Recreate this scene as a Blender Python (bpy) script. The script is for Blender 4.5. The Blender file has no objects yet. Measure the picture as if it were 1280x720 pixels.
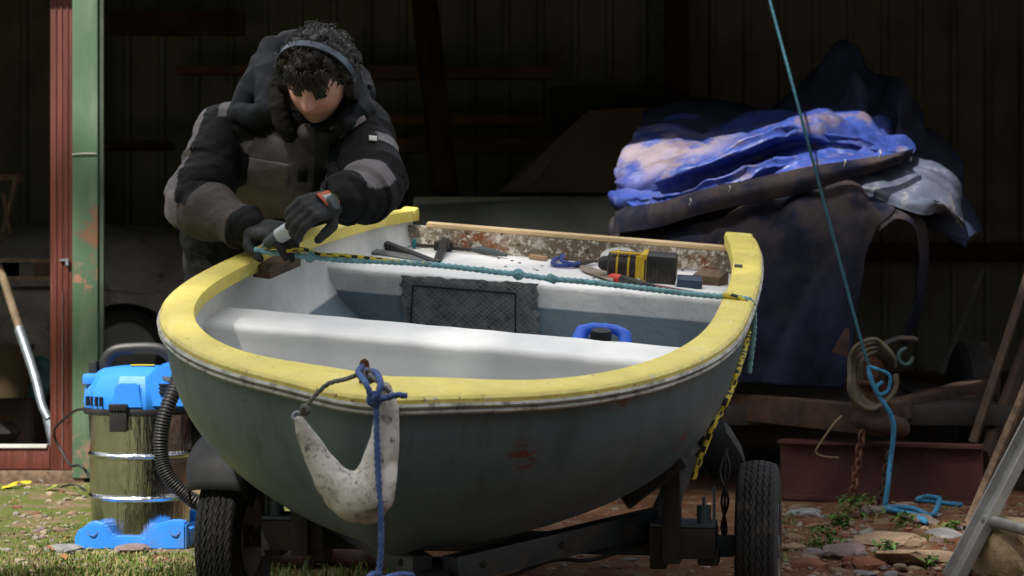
import bpy, bmesh, math, random
from math import sin, cos, pi, radians, sqrt, exp, atan2, hypot
from mathutils import Vector, Matrix, Euler, noise, Quaternion
V = Vector
random.seed(11)
scene = bpy.context.scene
COL = scene.collection
F, CH, HY = 2600.0, 0.88, 340.0          # focal length in photo pixels, camera height, horizon row

def P(px, py, Y):                          # the point of the place seen at a photo pixel, at depth Y
    return V(((px - 640) / F * Y, Y, CH - (py - HY) / F * Y))
def G(px, py):                             # the ground point seen at a photo pixel
    Y = CH * F / (py - HY)
    return V(((px - 640) / F * Y, Y, 0))
def nz(p, s=1.0, o=0.0):
    return noise.noise(V((p[0] * s + o, p[1] * s - o * .7, p[2] * s + o * 1.3)))
def ridge(p, s=1.0, o=0.0):
    return 1 - abs(nz(p, s, o)) * 2
def lerp(a, b, t): return a + (b - a) * t
def crease(p, s=1.0, o=0.0):
    """sharp ridges between soft hollows, like crumpled cloth: 0 in the hollows, 1 on the ridges"""
    d = noise.voronoi(V((p[0] * s + o, p[1] * s + o * .6, p[2] * s - o)))[0]; return max(0, 1 - (d[1] - d[0]) * 1.6)
def sstep(a, b, x):
    t = max(0, min(1, (x - a) / (b - a))); return t * t * (3 - 2 * t)
def spline(pts, n):
    """Catmull-Rom through pts (any tuples), n samples per span."""
    pts = [tuple(p) for p in pts]
    out = []
    for i in range(len(pts) - 1):
        p0, p1, p2, p3 = pts[max(i - 1, 0)], pts[i], pts[i + 1], pts[min(i + 2, len(pts) - 1)]
        for k in range(n):
            t = k / n; t2 = t * t; t3 = t2 * t
            out.append(tuple(.5 * (2 * b + (c - a) * t + (2 * a - 5 * b + 4 * c - d) * t2 + (3 * b - a - 3 * c + d) * t3) for a, b, c, d in zip(p0, p1, p2, p3)))
    out.append(pts[-1]); return out

# ---------------------------------------------------------------- objects
def link(o): COL.objects.link(o); return o
def tag(o, label=None, cat=None, group=None, kind=None):
    if label: o['label'] = label
    if cat: o['category'] = cat
    if group: o['group'] = group
    if kind: o['kind'] = kind
    return o
def empty(name, label, cat, loc=(0, 0, 0), rz=0, group=None, matrix=None):
    o = link(bpy.data.objects.new(name, None)); o.empty_display_size = .1
    if matrix is not None: o.matrix_world = matrix
    else: o.location = loc; o.rotation_euler = (0, 0, rz)
    return tag(o, label, cat, group)
def put(name, me, mat=None, parent=None, smooth=True, auto=None):
    if mat is not None:
        for m in (mat if isinstance(mat, (list, tuple)) else [mat]): me.materials.append(m)
    if smooth:
        me.polygons.foreach_set('use_smooth', [True] * len(me.polygons))
        if auto is not None: me.set_sharp_from_angle(angle=radians(auto))
    me.update()
    o = link(bpy.data.objects.new(name, me))
    if parent is not None: o.parent = parent
    return o

def even(pts, step):
    """the same polyline, resampled at an even step"""
    pts = [V(p) for p in pts]; out = [pts[0]]; left = step
    for a, b in zip(pts, pts[1:]):
        L = (b - a).length; t = left
        while t < L: out.append(a.lerp(b, t / L)); t += step
        left = t - L
    out.append(pts[-1]); return out
class MB:
    """Collects shapes of ONE part."""
    def __init__(s): s.v = []; s.f = []; s.m = []
    def add(s, verts, faces, mi=0):
        b = len(s.v); s.v += [tuple(x) for x in verts]; s.f += [tuple(i + b for i in f) for f in faces]; s.m += [mi] * len(faces); return s
    def box(s, c, size, rot=None, mi=0, bev=0.0):
        hx, hy, hz = [d / 2 for d in size]
        R = rot if rot is not None else Matrix.Identity(3)
        c = V(c)
        if bev <= 0:
            vs = [c + R @ V((x * hx, y * hy, z * hz)) for x in (-1, 1) for y in (-1, 1) for z in (-1, 1)]
            return s.add(vs, [(0, 1, 3, 2), (4, 6, 7, 5), (0, 4, 5, 1), (2, 3, 7, 6), (0, 2, 6, 4), (1, 5, 7, 3)], mi)
        bm = bmesh.new(); bmesh.ops.create_cube(bm, size=1)
        for v in bm.verts: v.co = V((v.co.x * size[0], v.co.y * size[1], v.co.z * size[2]))
        bmesh.ops.bevel(bm, geom=bm.edges[:], offset=bev, segments=2, affect='EDGES', profile=.6)
        return s.bm(bm, Matrix.Translation(c) @ R.to_4x4(), mi)
    def bm(s, bm, M=None, mi=0):
        bm.verts.ensure_lookup_table(); bm.verts.index_update()
        vs = [(M @ v.co) if M is not None else v.co.copy() for v in bm.verts]
        s.add(vs, [[v.index for v in f.verts] for f in bm.faces], mi); bm.free(); return s
    def ring_loft(s, rings, close=True, caps=True, mi=0):
        n = len(rings[0]); vs = [p for r in rings for p in r]; fs = []
        for i in range(len(rings) - 1):
            for j in range(n if close else n - 1):
                k = (j + 1) % n
                fs.append((i * n + j, i * n + k, (i + 1) * n + k, (i + 1) * n + j))
        if caps and close:
            fs.append(tuple(range(n - 1, -1, -1))); fs.append(tuple((len(rings) - 1) * n + j for j in range(n)))
        return s.add(vs, fs, mi)
    def tube(s, pts, r, n=8, mi=0, twist=0.0, lobes=0, depth=0.0, caps=True, flat=None):
        pts = [V(p) for p in pts]; N = len(pts)
        rs = r if isinstance(r, (list, tuple)) else [r] * N
        t0 = (pts[1] - pts[0]).normalized()
        up = V((0, 0, 1)) if abs(t0.z) < .9 else V((1, 0, 0))
        u = t0.cross(up).normalized(); rings = []; a = 0; prev = t0
        for i, p in enumerate(pts):
            t = (pts[min(i + 1, N - 1)] - pts[max(i - 1, 0)])
            t = t.normalized() if t.length > 1e-9 else prev
            q = prev.rotation_difference(t); u = (q @ u); u = (u - t * u.dot(t)).normalized(); w = t.cross(u); prev = t
            if i: a += (p - pts[i - 1]).length * twist
            ring = []
            for j in range(n):
                th = 2 * pi * j / n
                rr = rs[i] * (1 + (depth * cos(lobes * (th - a)) if lobes else 0))
                fl = flat if flat else 1
                ring.append(p + u * rr * cos(th) + w * rr * sin(th) * fl)
            rings.append(ring)
        return s.ring_loft(rings, True, caps, mi)
    def cyl(s, a, b, r, r2=None, n=20, mi=0): return s.tube([a, b], [r, r if r2 is None else r2], n, mi)
    def lathe(s, prof, M=None, n=32, mi=0, closed=False):
        """prof: (radius, height) pairs, turned about local z."""
        rings = []
        for r, z in prof:
            rings.append([(M @ V((r * cos(2 * pi * j / n), r * sin(2 * pi * j / n), z))) if M is not None else V((r * cos(2 * pi * j / n), r * sin(2 * pi * j / n), z)) for j in range(n)])
        if closed: rings.append(rings[0])
        return s.ring_loft(rings, True, not closed, mi)
    def sphere(s, c, r, n=12, sc=(1, 1, 1), R=None, mi=0):
        bm = bmesh.new(); bmesh.ops.create_uvsphere(bm, u_segments=n, v_segments=max(6, n * 2 // 3), radius=1)
        M = Matrix.Translation(V(c)) @ (R.to_4x4() if R is not None else Matrix.Identity(4)) @ Matrix.Diagonal((r * sc[0], r * sc[1], r * sc[2], 1))
        return s.bm(bm, M, mi)
    def prism(s, poly, M, t, mi=0, bev=0.0):
        """polygon in local xy, thickness t along local z, centred."""
        bm = bmesh.new()
        f = bm.faces.new([bm.verts.new((x, y, -t / 2)) for x, y in poly])
        r = bmesh.ops.extrude_face_region(bm, geom=[f])
        for v in r['geom']:
            if isinstance(v, bmesh.types.BMVert): v.co.z += t
        bmesh.ops.recalc_face_normals(bm, faces=bm.faces[:])
        if bev > 0: bmesh.ops.bevel(bm, geom=bm.edges[:], offset=bev, segments=2, affect='EDGES')
        return s.bm(bm, M, mi)
    def grid(s, rows, mi=0):
        n = len(rows[0]); return s.add([p for r in rows for p in r], [(i * n + j, i * n + j + 1, (i + 1) * n + j + 1, (i + 1) * n + j) for i in range(len(rows) - 1) for j in range(n - 1)], mi)
    def chain(s, pts, mi=0, n=14):
        """capsule chain: (point, radius) pairs; balls joined by cones (for remeshing into one skin)."""
        for p, r in pts: s.sphere(p, r, n)
        for (p, r), (q, t) in zip(pts, pts[1:]):
            if (V(q) - V(p)).length > 1e-4: s.tube([p, q], [r, t], n)
        return s
    def mesh(s, name):
        me = bpy.data.meshes.new(name); me.from_pydata(s.v, [], s.f); me.polygons.foreach_set('material_index', s.m); me.update(); return me
    def build(s, name, mat=None, parent=None, smooth=True, auto=35): return put(name, s.mesh(name), mat, parent, smooth, auto)
    def remesh(s, voxel, smooth=4, fac=.5, dec=None):
        o = bpy.data.objects.new('tmp_skin', s.mesh('tmp_skin')); COL.objects.link(o)
        m = o.modifiers.new('r', 'REMESH'); m.mode = 'VOXEL'; m.voxel_size = voxel
        if smooth: k = o.modifiers.new('s', 'SMOOTH'); k.iterations = smooth; k.factor = fac
        if dec: d = o.modifiers.new('d', 'DECIMATE'); d.ratio = dec
        bpy.context.view_layer.update()
        me = bpy.data.meshes.new_from_object(o.evaluated_get(bpy.context.evaluated_depsgraph_get()))
        old = o.data; bpy.data.objects.remove(o); bpy.data.meshes.remove(old); return me

def displace(me, fn):
    """move each vertex by fn(co, normal) metres along its normal"""
    ns = [v.normal.copy() for v in me.vertices]
    for v, n in zip(me.vertices, ns): v.co = v.co + n * fn(v.co, n)
    me.update(); return me
def paint(me, fn, name='col'):
    a = me.color_attributes.new(name, 'FLOAT_COLOR', 'POINT')
    for i, v in enumerate(me.vertices):
        c = fn(v.co, v.normal); a.data[i].color = (c[0], c[1], c[2], 1)
    return me
def copy_tree(o, parent=None):
    c = o.copy(); COL.objects.link(c)
    if parent is not None: c.parent = parent
    for ch in list(o.children): copy_tree(ch, c)
    return c

# ---------------------------------------------------------------- materials
class NT:
    def __init__(s, name):
        s.m = bpy.data.materials.new(name); s.m.use_nodes = True; s.t = s.m.node_tree; s.t.nodes.clear()
        s.out = s.t.nodes.new('ShaderNodeOutputMaterial'); s.b = s.t.nodes.new('ShaderNodeBsdfPrincipled'); s.t.links.new(s.b.outputs[0], s.out.inputs[0])
        s.tc = s.t.nodes.new('ShaderNodeTexCoord')
    def n(s, t, **kw):
        x = s.t.nodes.new(t)
        for k, v in kw.items(): setattr(x, k, v)
        return x
    def l(s, a, b): s.t.links.new(a, b)
    def co(s, stretch=(1, 1, 1), rot=(0, 0, 0), loc=(0, 0, 0), src='Object'):
        m = s.n('ShaderNodeMapping'); m.inputs['Scale'].default_value = stretch; m.inputs['Rotation'].default_value = rot; m.inputs['Location'].default_value = loc
        s.l(s.tc.outputs[src], m.inputs[0]); return m.outputs[0]
    def noise(s, scale, detail=4, rough=.6, co=None, dist=0):
        x = s.n('ShaderNodeTexNoise'); x.inputs['Scale'].default_value = scale; x.inputs['Detail'].default_value = detail; x.inputs['Roughness'].default_value = rough; x.inputs['Distortion'].default_value = dist
        s.l(co if co is not None else s.tc.outputs['Object'], x.inputs['Vector']); return x.outputs['Fac']
    def ramp(s, fac, lo, hi, inv=False):
        r = s.n('ShaderNodeMapRange'); r.interpolation_type = 'SMOOTHSTEP'
        r.inputs[1].default_value = lo; r.inputs[2].default_value = hi
        r.inputs[3].default_value = 1 if inv else 0; r.inputs[4].default_value = 0 if inv else 1
        s.l(fac, r.inputs[0]); return r.outputs[0]
    def math(s, op, a, b=None):
        x = s.n('ShaderNodeMath', operation=op)
        for i, q in enumerate((a, b)):
            if q is None: continue
            if isinstance(q, (int, float)): x.inputs[i].default_value = q
            else: s.l(q, x.inputs[i])
        return x.outputs[0]
    def mix(s, f, a, b):
        x = s.n('ShaderNodeMix', data_type='RGBA')
        for i, q in ((0, f), (6, a), (7, b)):
            if isinstance(q, (int, float)): x.inputs[i].default_value = q
            elif isinstance(q, (tuple, list)): x.inputs[i].default_value = (*q[:3], 1)
            else: s.l(q, x.inputs[i])
        return x.outputs[2]
    def spot(s, c, r, soft=.5):
        """1 inside a ball of radius r round c (object space)"""
        d = s.n('ShaderNodeVectorMath', operation='DISTANCE'); s.l(s.tc.outputs['Object'], d.inputs[0]); d.inputs[1].default_value = c
        return s.ramp(d.outputs['Value'], r * (1 - soft), r, True)
    def axis(s, k, src='Object'):
        x = s.n('ShaderNodeSeparateXYZ'); s.l(s.tc.outputs[src], x.inputs[0]); return x.outputs[k]

def mat(name, col, rough=.6, metal=0.0, var=.25, vs=6, bump=.15, bs=60, layers=(), spec=.32, stretch=(1, 1, 1), attr=None, coat=0, bdist=.004, rvar=.1, alpha=None, trans=0):
    t = NT(name); b = t.b
    co = t.co(stretch)
    if attr:
        a = t.n('ShaderNodeVertexColor', layer_name=attr); base = a.outputs['Color']
        dk = t.n('ShaderNodeMix', data_type='RGBA', blend_type='MULTIPLY'); dk.inputs[0].default_value = 1; t.l(base, dk.inputs[6]); dk.inputs[7].default_value = (1 - var, 1 - var, 1 - var, 1); dkc = dk.outputs[2]
    else:
        base = tuple(col); dkc = tuple(c * (1 - var) for c in col)
        base = tuple(min(1, c * (1 + var * .4)) for c in col)
    c = t.mix(t.ramp(t.noise(vs, 5, .6, co), .3, .7), dkc, base)
    rfac = t.math('ADD', t.math('MULTIPLY', t.noise(vs * 2.3, 4, .6, co), rvar * 2), rough - rvar)
    for L in layers:
        m = None
        if 'scale' in L:
            m = t.ramp(t.noise(L['scale'], L.get('detail', 6), L.get('rg', .65), t.co(L.get('stretch', (1, 1, 1)), L.get('rot', (0, 0, 0)), L.get('off', (0, 0, 0))), L.get('dist', 0)), L.get('lo', .5), L.get('hi', .6))
        if 'spot' in L:
            q = t.spot(L['spot'], L['r'], L.get('soft', .6)); m = q if m is None else t.math('MULTIPLY', m, q)
        if 'axis' in L:
            q = t.ramp(t.axis(L['axis']), L['a0'], L['a1'], L.get('inv', False)); m = q if m is None else t.math('MULTIPLY', m, q)
        if 'amt' in L: m = t.math('MULTIPLY', m, L['amt'])
        c = t.mix(m, c, L['col'])
        if 'rough' in L:
            x = t.n('ShaderNodeMix', data_type='FLOAT'); t.l(m, x.inputs[0]); t.l(rfac, x.inputs[2]); x.inputs[3].default_value = L['rough']; rfac = x.outputs[0]
    t.l(c, b.inputs['Base Color']) if not isinstance(c, tuple) else None
    t.l(rfac, b.inputs['Roughness'])
    b.inputs['Metallic'].default_value = metal; b.inputs['Specular IOR Level'].default_value = spec
    if coat: b.inputs['Coat Weight'].default_value = coat
    if trans: b.inputs['Transmission Weight'].default_value = trans
    if alpha is not None: b.inputs['Alpha'].default_value = alpha
    if bump:
        bp = t.n('ShaderNodeBump'); bp.inputs['Strength'].default_value = bump; bp.inputs['Distance'].default_value = bdist
        t.l(t.noise(bs, 5, .65, co), bp.inputs['Height']); t.l(bp.outputs[0], b.inputs['Normal'])
    t.m['nt'] = 1
    return t.m

M = {}
DIRT = dict(col=(.12, .085, .055), scale=14, lo=.56, hi=.75, amt=.6)
M['black_plastic'] = mat('black_plastic', (.018, .018, .02), .45, var=.3, bump=.1, layers=[dict(col=(.09, .08, .07), scale=20, lo=.6, hi=.8, amt=.4)])
M['rubber'] = mat('rubber', (.022, .022, .023), .75, var=.3, bump=.25, bs=120, layers=[dict(col=(.13, .085, .055), scale=11, lo=.55, hi=.75, amt=.55)])
M['steel_dark'] = mat('steel_dark', (.035, .033, .032), .6, .3, layers=[dict(col=(.12, .05, .025), scale=9, lo=.5, hi=.7, amt=.6)])
M['galv'] = mat('galv', (.24, .28, .31), .5, .75, var=.3, vs=18, layers=[dict(col=(.10, .07, .05), scale=10, lo=.52, hi=.72, amt=.6, rough=.8)])
M['rust'] = mat('rust', (.13, .055, .03), .85, .1, var=.5, vs=14, bump=.6, bs=90, layers=[dict(col=(.035, .025, .022), scale=8, lo=.5, hi=.7)])
M['rust_dark'] = mat('rust_dark', (.06, .033, .023), .85, .1, var=.5, vs=14, bump=.6, bs=90)
M['chrome'] = mat('chrome', (.62, .62, .62), .08, 1, var=.05, bump=.02, bs=25, rvar=.03)
M['wood'] = mat('wood', (.36, .23, .12), .7, var=.4, vs=9, stretch=(1, 8, 8), bump=.3, bs=40)
M['wood_old'] = mat('wood_old', (.15, .10, .065), .85, var=.5, vs=7, stretch=(6, 1, 6), bump=.4, bs=40)
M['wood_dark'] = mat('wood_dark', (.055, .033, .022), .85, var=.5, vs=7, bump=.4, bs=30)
# ================================================================ light, camera
w = bpy.data.worlds.new('World'); scene.world = w; w.use_nodes = True
wt = w.node_tree; wt.nodes.clear()
sky = wt.nodes.new('ShaderNodeTexSky'); sky.sky_type = 'NISHITA'; sky.sun_disc = False
SUN_EL, SUN_AZ = radians(50), radians(-30)          # sun behind the camera, to its left
SD = V((sin(SUN_AZ) * cos(SUN_EL), -cos(SUN_AZ) * cos(SUN_EL), sin(SUN_EL)))   # towards the sun
sky.sun_elevation = SUN_EL; sky.sun_rotation = atan2(SD.x, SD.y)
sky.air_density = 1.2; sky.dust_density = 2.5; sky.ozone_density = 1.0
bg = wt.nodes.new('ShaderNodeBackground'); bg.inputs[1].default_value = 0.15
wo = wt.nodes.new('ShaderNodeOutputWorld'); 
tcw = wt.nodes.new('ShaderNodeTexCoord'); nw = wt.nodes.new('ShaderNodeTexNoise'); nw.inputs['Scale'].default_value = 2.2; nw.inputs['Detail'].default_value = 5
rw = wt.nodes.new('ShaderNodeMapRange'); rw.inputs[1].default_value = .33; rw.inputs[2].default_value = .55; rw.inputs[4].default_value = .9
mw = wt.nodes.new('ShaderNodeMix'); mw.data_type = 'RGBA'; mw.inputs[7].default_value = (6.6, 6.5, 6.3, 1)      # broken white cloud
wt.links.new(tcw.outputs['Generated'], nw.inputs['Vector']); wt.links.new(nw.outputs['Fac'], rw.inputs[0]); wt.links.new(rw.outputs[0], mw.inputs[0]); wt.links.new(sky.outputs[0], mw.inputs[6]); wt.links.new(mw.outputs[2], bg.inputs[0])
wt.links.new(bg.outputs[0], wo.inputs[0])
sl = bpy.data.lights.new('sun', 'SUN'); sl.energy = 4.6; sl.angle = radians(.6); sl.color = (1, .95, .87)
so = link(bpy.data.objects.new('sun', sl)); so.rotation_euler = SD.to_track_quat('Z', 'Y').to_euler(); so.location = (0, 0, 30)
cd = bpy.data.cameras.new('camera'); cam = link(bpy.data.objects.new('camera', cd)); cam.location = (0, 0, CH)
cam.rotation_euler = (radians(90), 0, 0); cd.sensor_width = 36; cd.lens = F * 36 / 1280; cd.shift_y = -(360 - HY) / 1280
cd.clip_start = .05; cd.clip_end = 2000; scene.camera = cam
cd.dof.use_dof = True; cd.dof.focus_distance = 5.2; cd.dof.aperture_fstop = 7
vs = scene.view_settings; vs.view_transform = 'Standard'; vs.look = 'None'; vs.gamma = 1; vs.exposure = 0.8
try: vs.use_curve_mapping = False
except Exception: pass
scene.cycles.max_bounces = 6; scene.cycles.diffuse_bounces = 3; scene.cycles.use_denoising = True
scene.cycles.sample_clamp_indirect = 4

# ================================================================ ground
def gz(x, y):
    return .012 * nz((x, y, 0), 2.2) + .008 * nz((x, y, 3), 7) + .02 * sstep(.55, 1.6, x) * sstep(5, 6.5, y) * (1 - sstep(7.7, 8.2, y)) * (nz((x, y, 7), 5) + .6)
def axis_steps(lo, hi, step, far):
    a = []; x = lo
    while x <= hi: a.append(x); x += step
    g = step * 2; x = hi; b = [] 
    while x < far: x += g; g *= 1.6; b.append(x)
    g = step * 2; x = lo; c = []
    while x > -far: x -= g; g *= 1.6; c.append(x)
    return c[::-1] + a + b
def mk_ground():
    t = NT('soil'); c = t.co()
    n1 = t.noise(1.6, 6, .6); n2 = t.noise(9, 7, .7); n3 = t.noise(45, 5, .7)
    red = t.mix(n3, (.065, .022, .011), (.21, .075, .04))
    tan = t.mix(n3, (.12, .085, .05), (.30, .23, .145))
    base = t.mix(t.ramp(n2, .46, .68), red, tan)
    lf = t.ramp(t.axis(0), -.75, -.35, True)                       # left of the trailer: paler ground with moss
    base = t.mix(t.math('MULTIPLY', lf, .75), base, tan)
    moss = t.mix(n3, (.03, .055, .008), (.15, .19, .025))
    mm = t.math('MULTIPLY', t.ramp(t.noise(5, 7, .7), .40, .54), t.math('ADD', t.math('MULTIPLY', lf, .8), .12))
    base = t.mix(mm, base, moss)
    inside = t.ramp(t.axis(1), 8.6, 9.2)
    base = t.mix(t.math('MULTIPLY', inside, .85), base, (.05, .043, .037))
    lawn = t.mix(n2, (.02, .035, .008), (.06, .085, .02))
    base = t.mix(t.ramp(t.axis(1), 3.2, 1.5), base, lawn)
    base = t.mix(t.ramp(t.axis(1), 13.2, 13.6), base, t.mix(n2, (.16, .2, .05), (.4, .42, .16)))
    t.l(base, t.b.inputs['Base Color']); t.b.inputs['Roughness'].default_value = .92; t.b.inputs['Specular IOR Level'].default_value = .25
    bp = t.n('ShaderNodeBump'); bp.inputs['Strength'].default_value = .8; bp.inputs['Distance'].default_value = .02
    t.l(t.math('ADD', t.math('MULTIPLY', t.noise(30, 8, .75), 1), t.math('MULTIPLY', t.noise(160, 3, .6), .4)), bp.inputs['Height']); t.l(bp.outputs[0], t.b.inputs['Normal'])
    xs = axis_steps(-2.6, 2.6, .045, 600); ys = axis_steps(5.2, 9.4, .045, 700)
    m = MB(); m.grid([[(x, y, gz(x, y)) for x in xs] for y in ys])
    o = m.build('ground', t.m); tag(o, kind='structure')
mk_ground()

# ================================================================ shed
M['wall_sheet'] = mat('wall_sheet', (.165, .17, .155), .7, .0, var=.3, vs=3, bump=.05, layers=[dict(col=(.05, .04, .03), scale=4, lo=.5, hi=.75, amt=.6, stretch=(1, 1, .2))])
M['green_paint'] = mat('green_paint', (.085, .15, .09), .55, var=.3, vs=4, bump=.2, bs=50, stretch=(1, 1, .4), layers=[
    dict(col=(.17, .21, .155), scale=7, lo=.5, hi=.72, amt=.6, stretch=(1.5, 1, .3)),
    dict(col=(.17, .085, .055), scale=9, lo=.50, hi=.58, spot=(-1.78, 8.67, 1.02), r=.2, soft=.6),
    dict(col=(.33, .16, .11), scale=16, lo=.5, hi=.6, spot=(-1.80, 8.67, .82), r=.13, soft=.6),
    dict(col=(.25, .15, .11), scale=12, lo=.47, hi=.6, axis=2, a0=.28, a1=.14, amt=.8)])
M['red_paint'] = mat('red_paint', (.115, .030, .022), .5, var=.35, vs=5, bump=.25, bs=60, stretch=(6, 6, .5), layers=[
    dict(col=(.19, .09, .075), scale=22, lo=.56, hi=.74, amt=.6, stretch=(2, 2, .15)), dict(col=(.05, .03, .025), scale=10, lo=.58, hi=.75, amt=.5)])
M['white_flake'] = mat('white_flake', (.50, .49, .46), .7, bump=.3)
shed = empty('shed', 'open fronted shed with ribbed sheet metal wall and a green steel post', 'shed', (0, 8.7, 0))
SO = V((0, 8.7, 0))
def spart(mb, name, m, parent=shed, **k):
    o = mb.build(name, m, parent, **k); o.matrix_parent_inverse = Matrix.Translation(-SO) if parent is shed else Matrix.Identity(4); return o
# ribbed back wall with a gap of daylight along its foot
prof = []; x = -6.3
while x < 6.3:
    prof += [(x, 0), (x + .016, -.022), (x + .042, -.022), (x + .058, 0)]; x += .215
m = MB()
vs_, fs = [], []
for (px_, d) in prof: vs_ += [(px_, 13.0 + d, .26), (px_, 13.0 + d, 3.9)]
for i in range(len(prof) - 1): fs.append((2 * i, 2 * i + 2, 2 * i + 3, 2 * i + 1))
m.add(vs_, fs); bw = spart(m, 'back_wall', M['wall_sheet'], smooth=False)
so_ = bw.modifiers.new('t', 'SOLIDIFY'); so_.thickness = .006
m = MB(); m.box((-1.5, 12.99, .13), (9.5, .03, .26)); m.box((5.3, 12.99, .13), (2, .03, .26)); spart(m, 'kick_board', M['wood_dark'])
for s in (-1, 1):
    m = MB(); m.box((s * 6.3, 10.85, 1.95), (.06, 4.3, 3.9)); spart(m, 'side_wall', M['wall_sheet'])
m = MB(); m.add([(-6.6, 8.25, 2.62), (6.6, 8.25, 2.62), (6.6, 13.3, 3.95), (-6.6, 13.3, 3.95)], [(0, 1, 2, 3)])
rf = spart(m, 'roof', M['wall_sheet'], smooth=False); k = rf.modifiers.new('t', 'SOLIDIFY'); k.thickness = .05; k.offset = 1
m = MB(); m.box((0, 8.74, 2.56), (12.6, .10, .22)); spart(m, 'lintel', M['green_paint'])
for z in (1.0,):
    m = MB(); m.box((0, 12.95, z), (12.4, .08, .12)); spart(m, 'wall_rail', M['wood_dark'])
for x in (-2.62, 1.02, 4.2):
    m = MB(); m.box((x, 12.88, 1.7), (.14, .14, 3.4)); spart(m, 'wall_post', M['wood_dark'])
# green steel post (box with a lip), front face at Y 8.67
pl, pr_ = P(90, 400, 8.67).x, P(122, 400, 8.67).x
pc = (pl + pr_) / 2
m = MB(); m.box((pc, 8.73, 1.3), (pr_ - pl, .12, 2.56), bev=.006); post = spart(m, 'post', M['green_paint'])
m = MB(); m.box((pr_ + .012, 8.70, 1.3), (.018, .03, 2.5)); spart(m, 'post_flange', mat('green_dark', (.05, .075, .05), .6))
m = MB(); z0 = P(0, 193, 8.66).z; m.tube([(pl + .002, 8.664, z0), (pc, 8.662, z0 + .004), (pr_ - .005, 8.664, z0 + .003)], .003, 5); spart(m, 'wire_tie', M['white_flake'])
# red door frame left of it: stile, bottom board, white strip
fl, fr = P(63, 400, 8.72).x, pl - .004
df = empty('door_frame', 'dark red timber door frame beside the green post with a flaking white line', 'door frame', ((fl + fr) / 2, 8.75, 0))
def dpart(mb, name, m, **k):
    o = mb.build(name, m, df, **k); o.matrix_parent_inverse = Matrix.Translation(-df.location); return o
zb = P(0, 590, 8.70).z; zt = P(0, 557, 8.70).z
m = MB(); m.box(((fl + fr) / 2, 8.75, 1.25), (fr - fl, .07, 2.4), bev=.004)
for q in range(3): m.box((fl + (fr - fl) * (.25 + .25 * q), 8.713, 1.35), (.006, .006, 2.2))
dpart(m, 'stile', M['red_paint'])
m = MB(); m.box((fl - .9 - .002, 8.75, (zb + zt) / 2), (1.8, .07, zt - zb - .02), bev=.004); dpart(m, 'bottom_board', M['red_paint'])
m = MB(); m.box((fl - .9 - .004, 8.73, zt - .004), (1.78, .05, .012)); dpart(m, 'threshold_strip', M['white_flake'])
m = MB(); m.box((fl - .8, 8.73, zb - .03), (1.9, .10, .07), bev=.01); dpart(m, 'sill_board', M['wood_old'])
m = MB()
pts = [P(78 + 1.0 * nz((k, 0, 0), .8), 365 + k * 11, 8.708) for k in range(21)]
m.tube(pts, [.002 + .003 * abs(nz((k, 3, 0), .9)) for k in range(21)], 5, flat=.35); dpart(m, 'paint_run', M['white_flake'])
m = MB(); q = P(80, 325, 8.705); m.box(q, (.035, .012, .008)); m.box(q + V((.014, -.004, -.008)), (.012, .012, .03)); dpart(m, 'latch', M['galv'])
# ================================================================ the dinghy (local frame: y from bow to stern, x across, z above the bow rim)
BX, BY, BZ, YAW, PIT, ROL = -.2856, 4.203, .6441, .197, .2166, .0842
BM = Matrix.Translation((BX, BY, BZ)) @ Matrix.Rotation(-YAW, 4, 'Z') @ Matrix.Rotation(PIT, 4, 'X') @ Matrix.Rotation(ROL, 4, 'Y')
BI = BM.inverted()
def onb(px, py, z):                         # local point of the boat seen at a pixel, on its local height z
    o = BI @ V((0, 0, CH)); d = BI.to_3x3() @ V(((px - 640) / F, 1, -(py - HY) / F)); return o + d * ((z - o.z) / d.z)
BL, BB, BE, BTM, BTR, S1, S2, BE2 = 2.614, .672, 2.176, .3716, .8414, .0089, -.1799, 2.495
def half_rim(nb=70, ns=50):
    out = []
    for i in range(nb + 1):
        th = (i / nb) ** 1.0 * pi / 2
        y = BTM * BL * (1 - cos(th) ** (2 / BE2)); b = BB * sin(th) ** (2 / BE)
        out.append((b, y))
    for i in range(1, ns + 1):
        v = i / ns; out.append((BB * (1 - (1 - BTR) * v * v), BTM * BL + (1 - BTM) * BL * v))
    # even spacing and a slightly pointed stem
    d = [0]
    for a, b in zip(out, out[1:]): d.append(d[-1] + hypot(b[0] - a[0], b[1] - a[1]))
    n = 120; res = []; j = 0
    for i in range(n + 1):
        t = d[-1] * (i / n)
        while j < len(d) - 2 and d[j + 1] < t: j += 1
        u = (t - d[j]) / max(1e-9, d[j + 1] - d[j]); res.append((lerp(out[j][0], out[j + 1][0], u), lerp(out[j][1], out[j + 1][1], u)))
    return [(b, y - .05 * exp(-(b / .13) ** 2)) for b, y in res]
HR = half_rim()
def sheer(y): t = max(0, y) / BL; return S1 * t + S2 * t * t
def keel_z(y): return -.472 + .03 * sstep(1.2, 2.6, y)
def rib(b, y, n, ins=0.0, z0=0.0, top=None):
    """points from the rim (b, y) down to the keel; ins insets the whole shell"""
    zr = sheer(y) + z0
    u = max(0, min(1, y / .95)); yk = y + .42 * (1 - u) ** 1.5
    zk = keel_z(yk) + ins
    b = max(0, b - ins); y = y + ins * exp(-(b / .25) ** 2)
    p = lerp(2.05, 2.8, sstep(0, 1, u)); out = []
    for i in range(n + 1):
        ph = i / n * pi / 2
        c_, s_ = max(0, cos(ph)), max(0, sin(ph))
        fx = c_ ** (2 / p); fz = s_ ** (2 / p)
        out.append((b * fx, y + (yk - y) * (1 - c_ ** (2 / 1.9)), zr + (zk - zr) * fz))
    return out
def both(fn):                                # run fn over the whole rim, left stern -> bow -> right stern
    L = [[(-x, y, z) for x, y, z in fn(b, y)] for b, y in HR[::-1]]
    return L + [fn(b, y) for b, y in HR[1:]]
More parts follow.
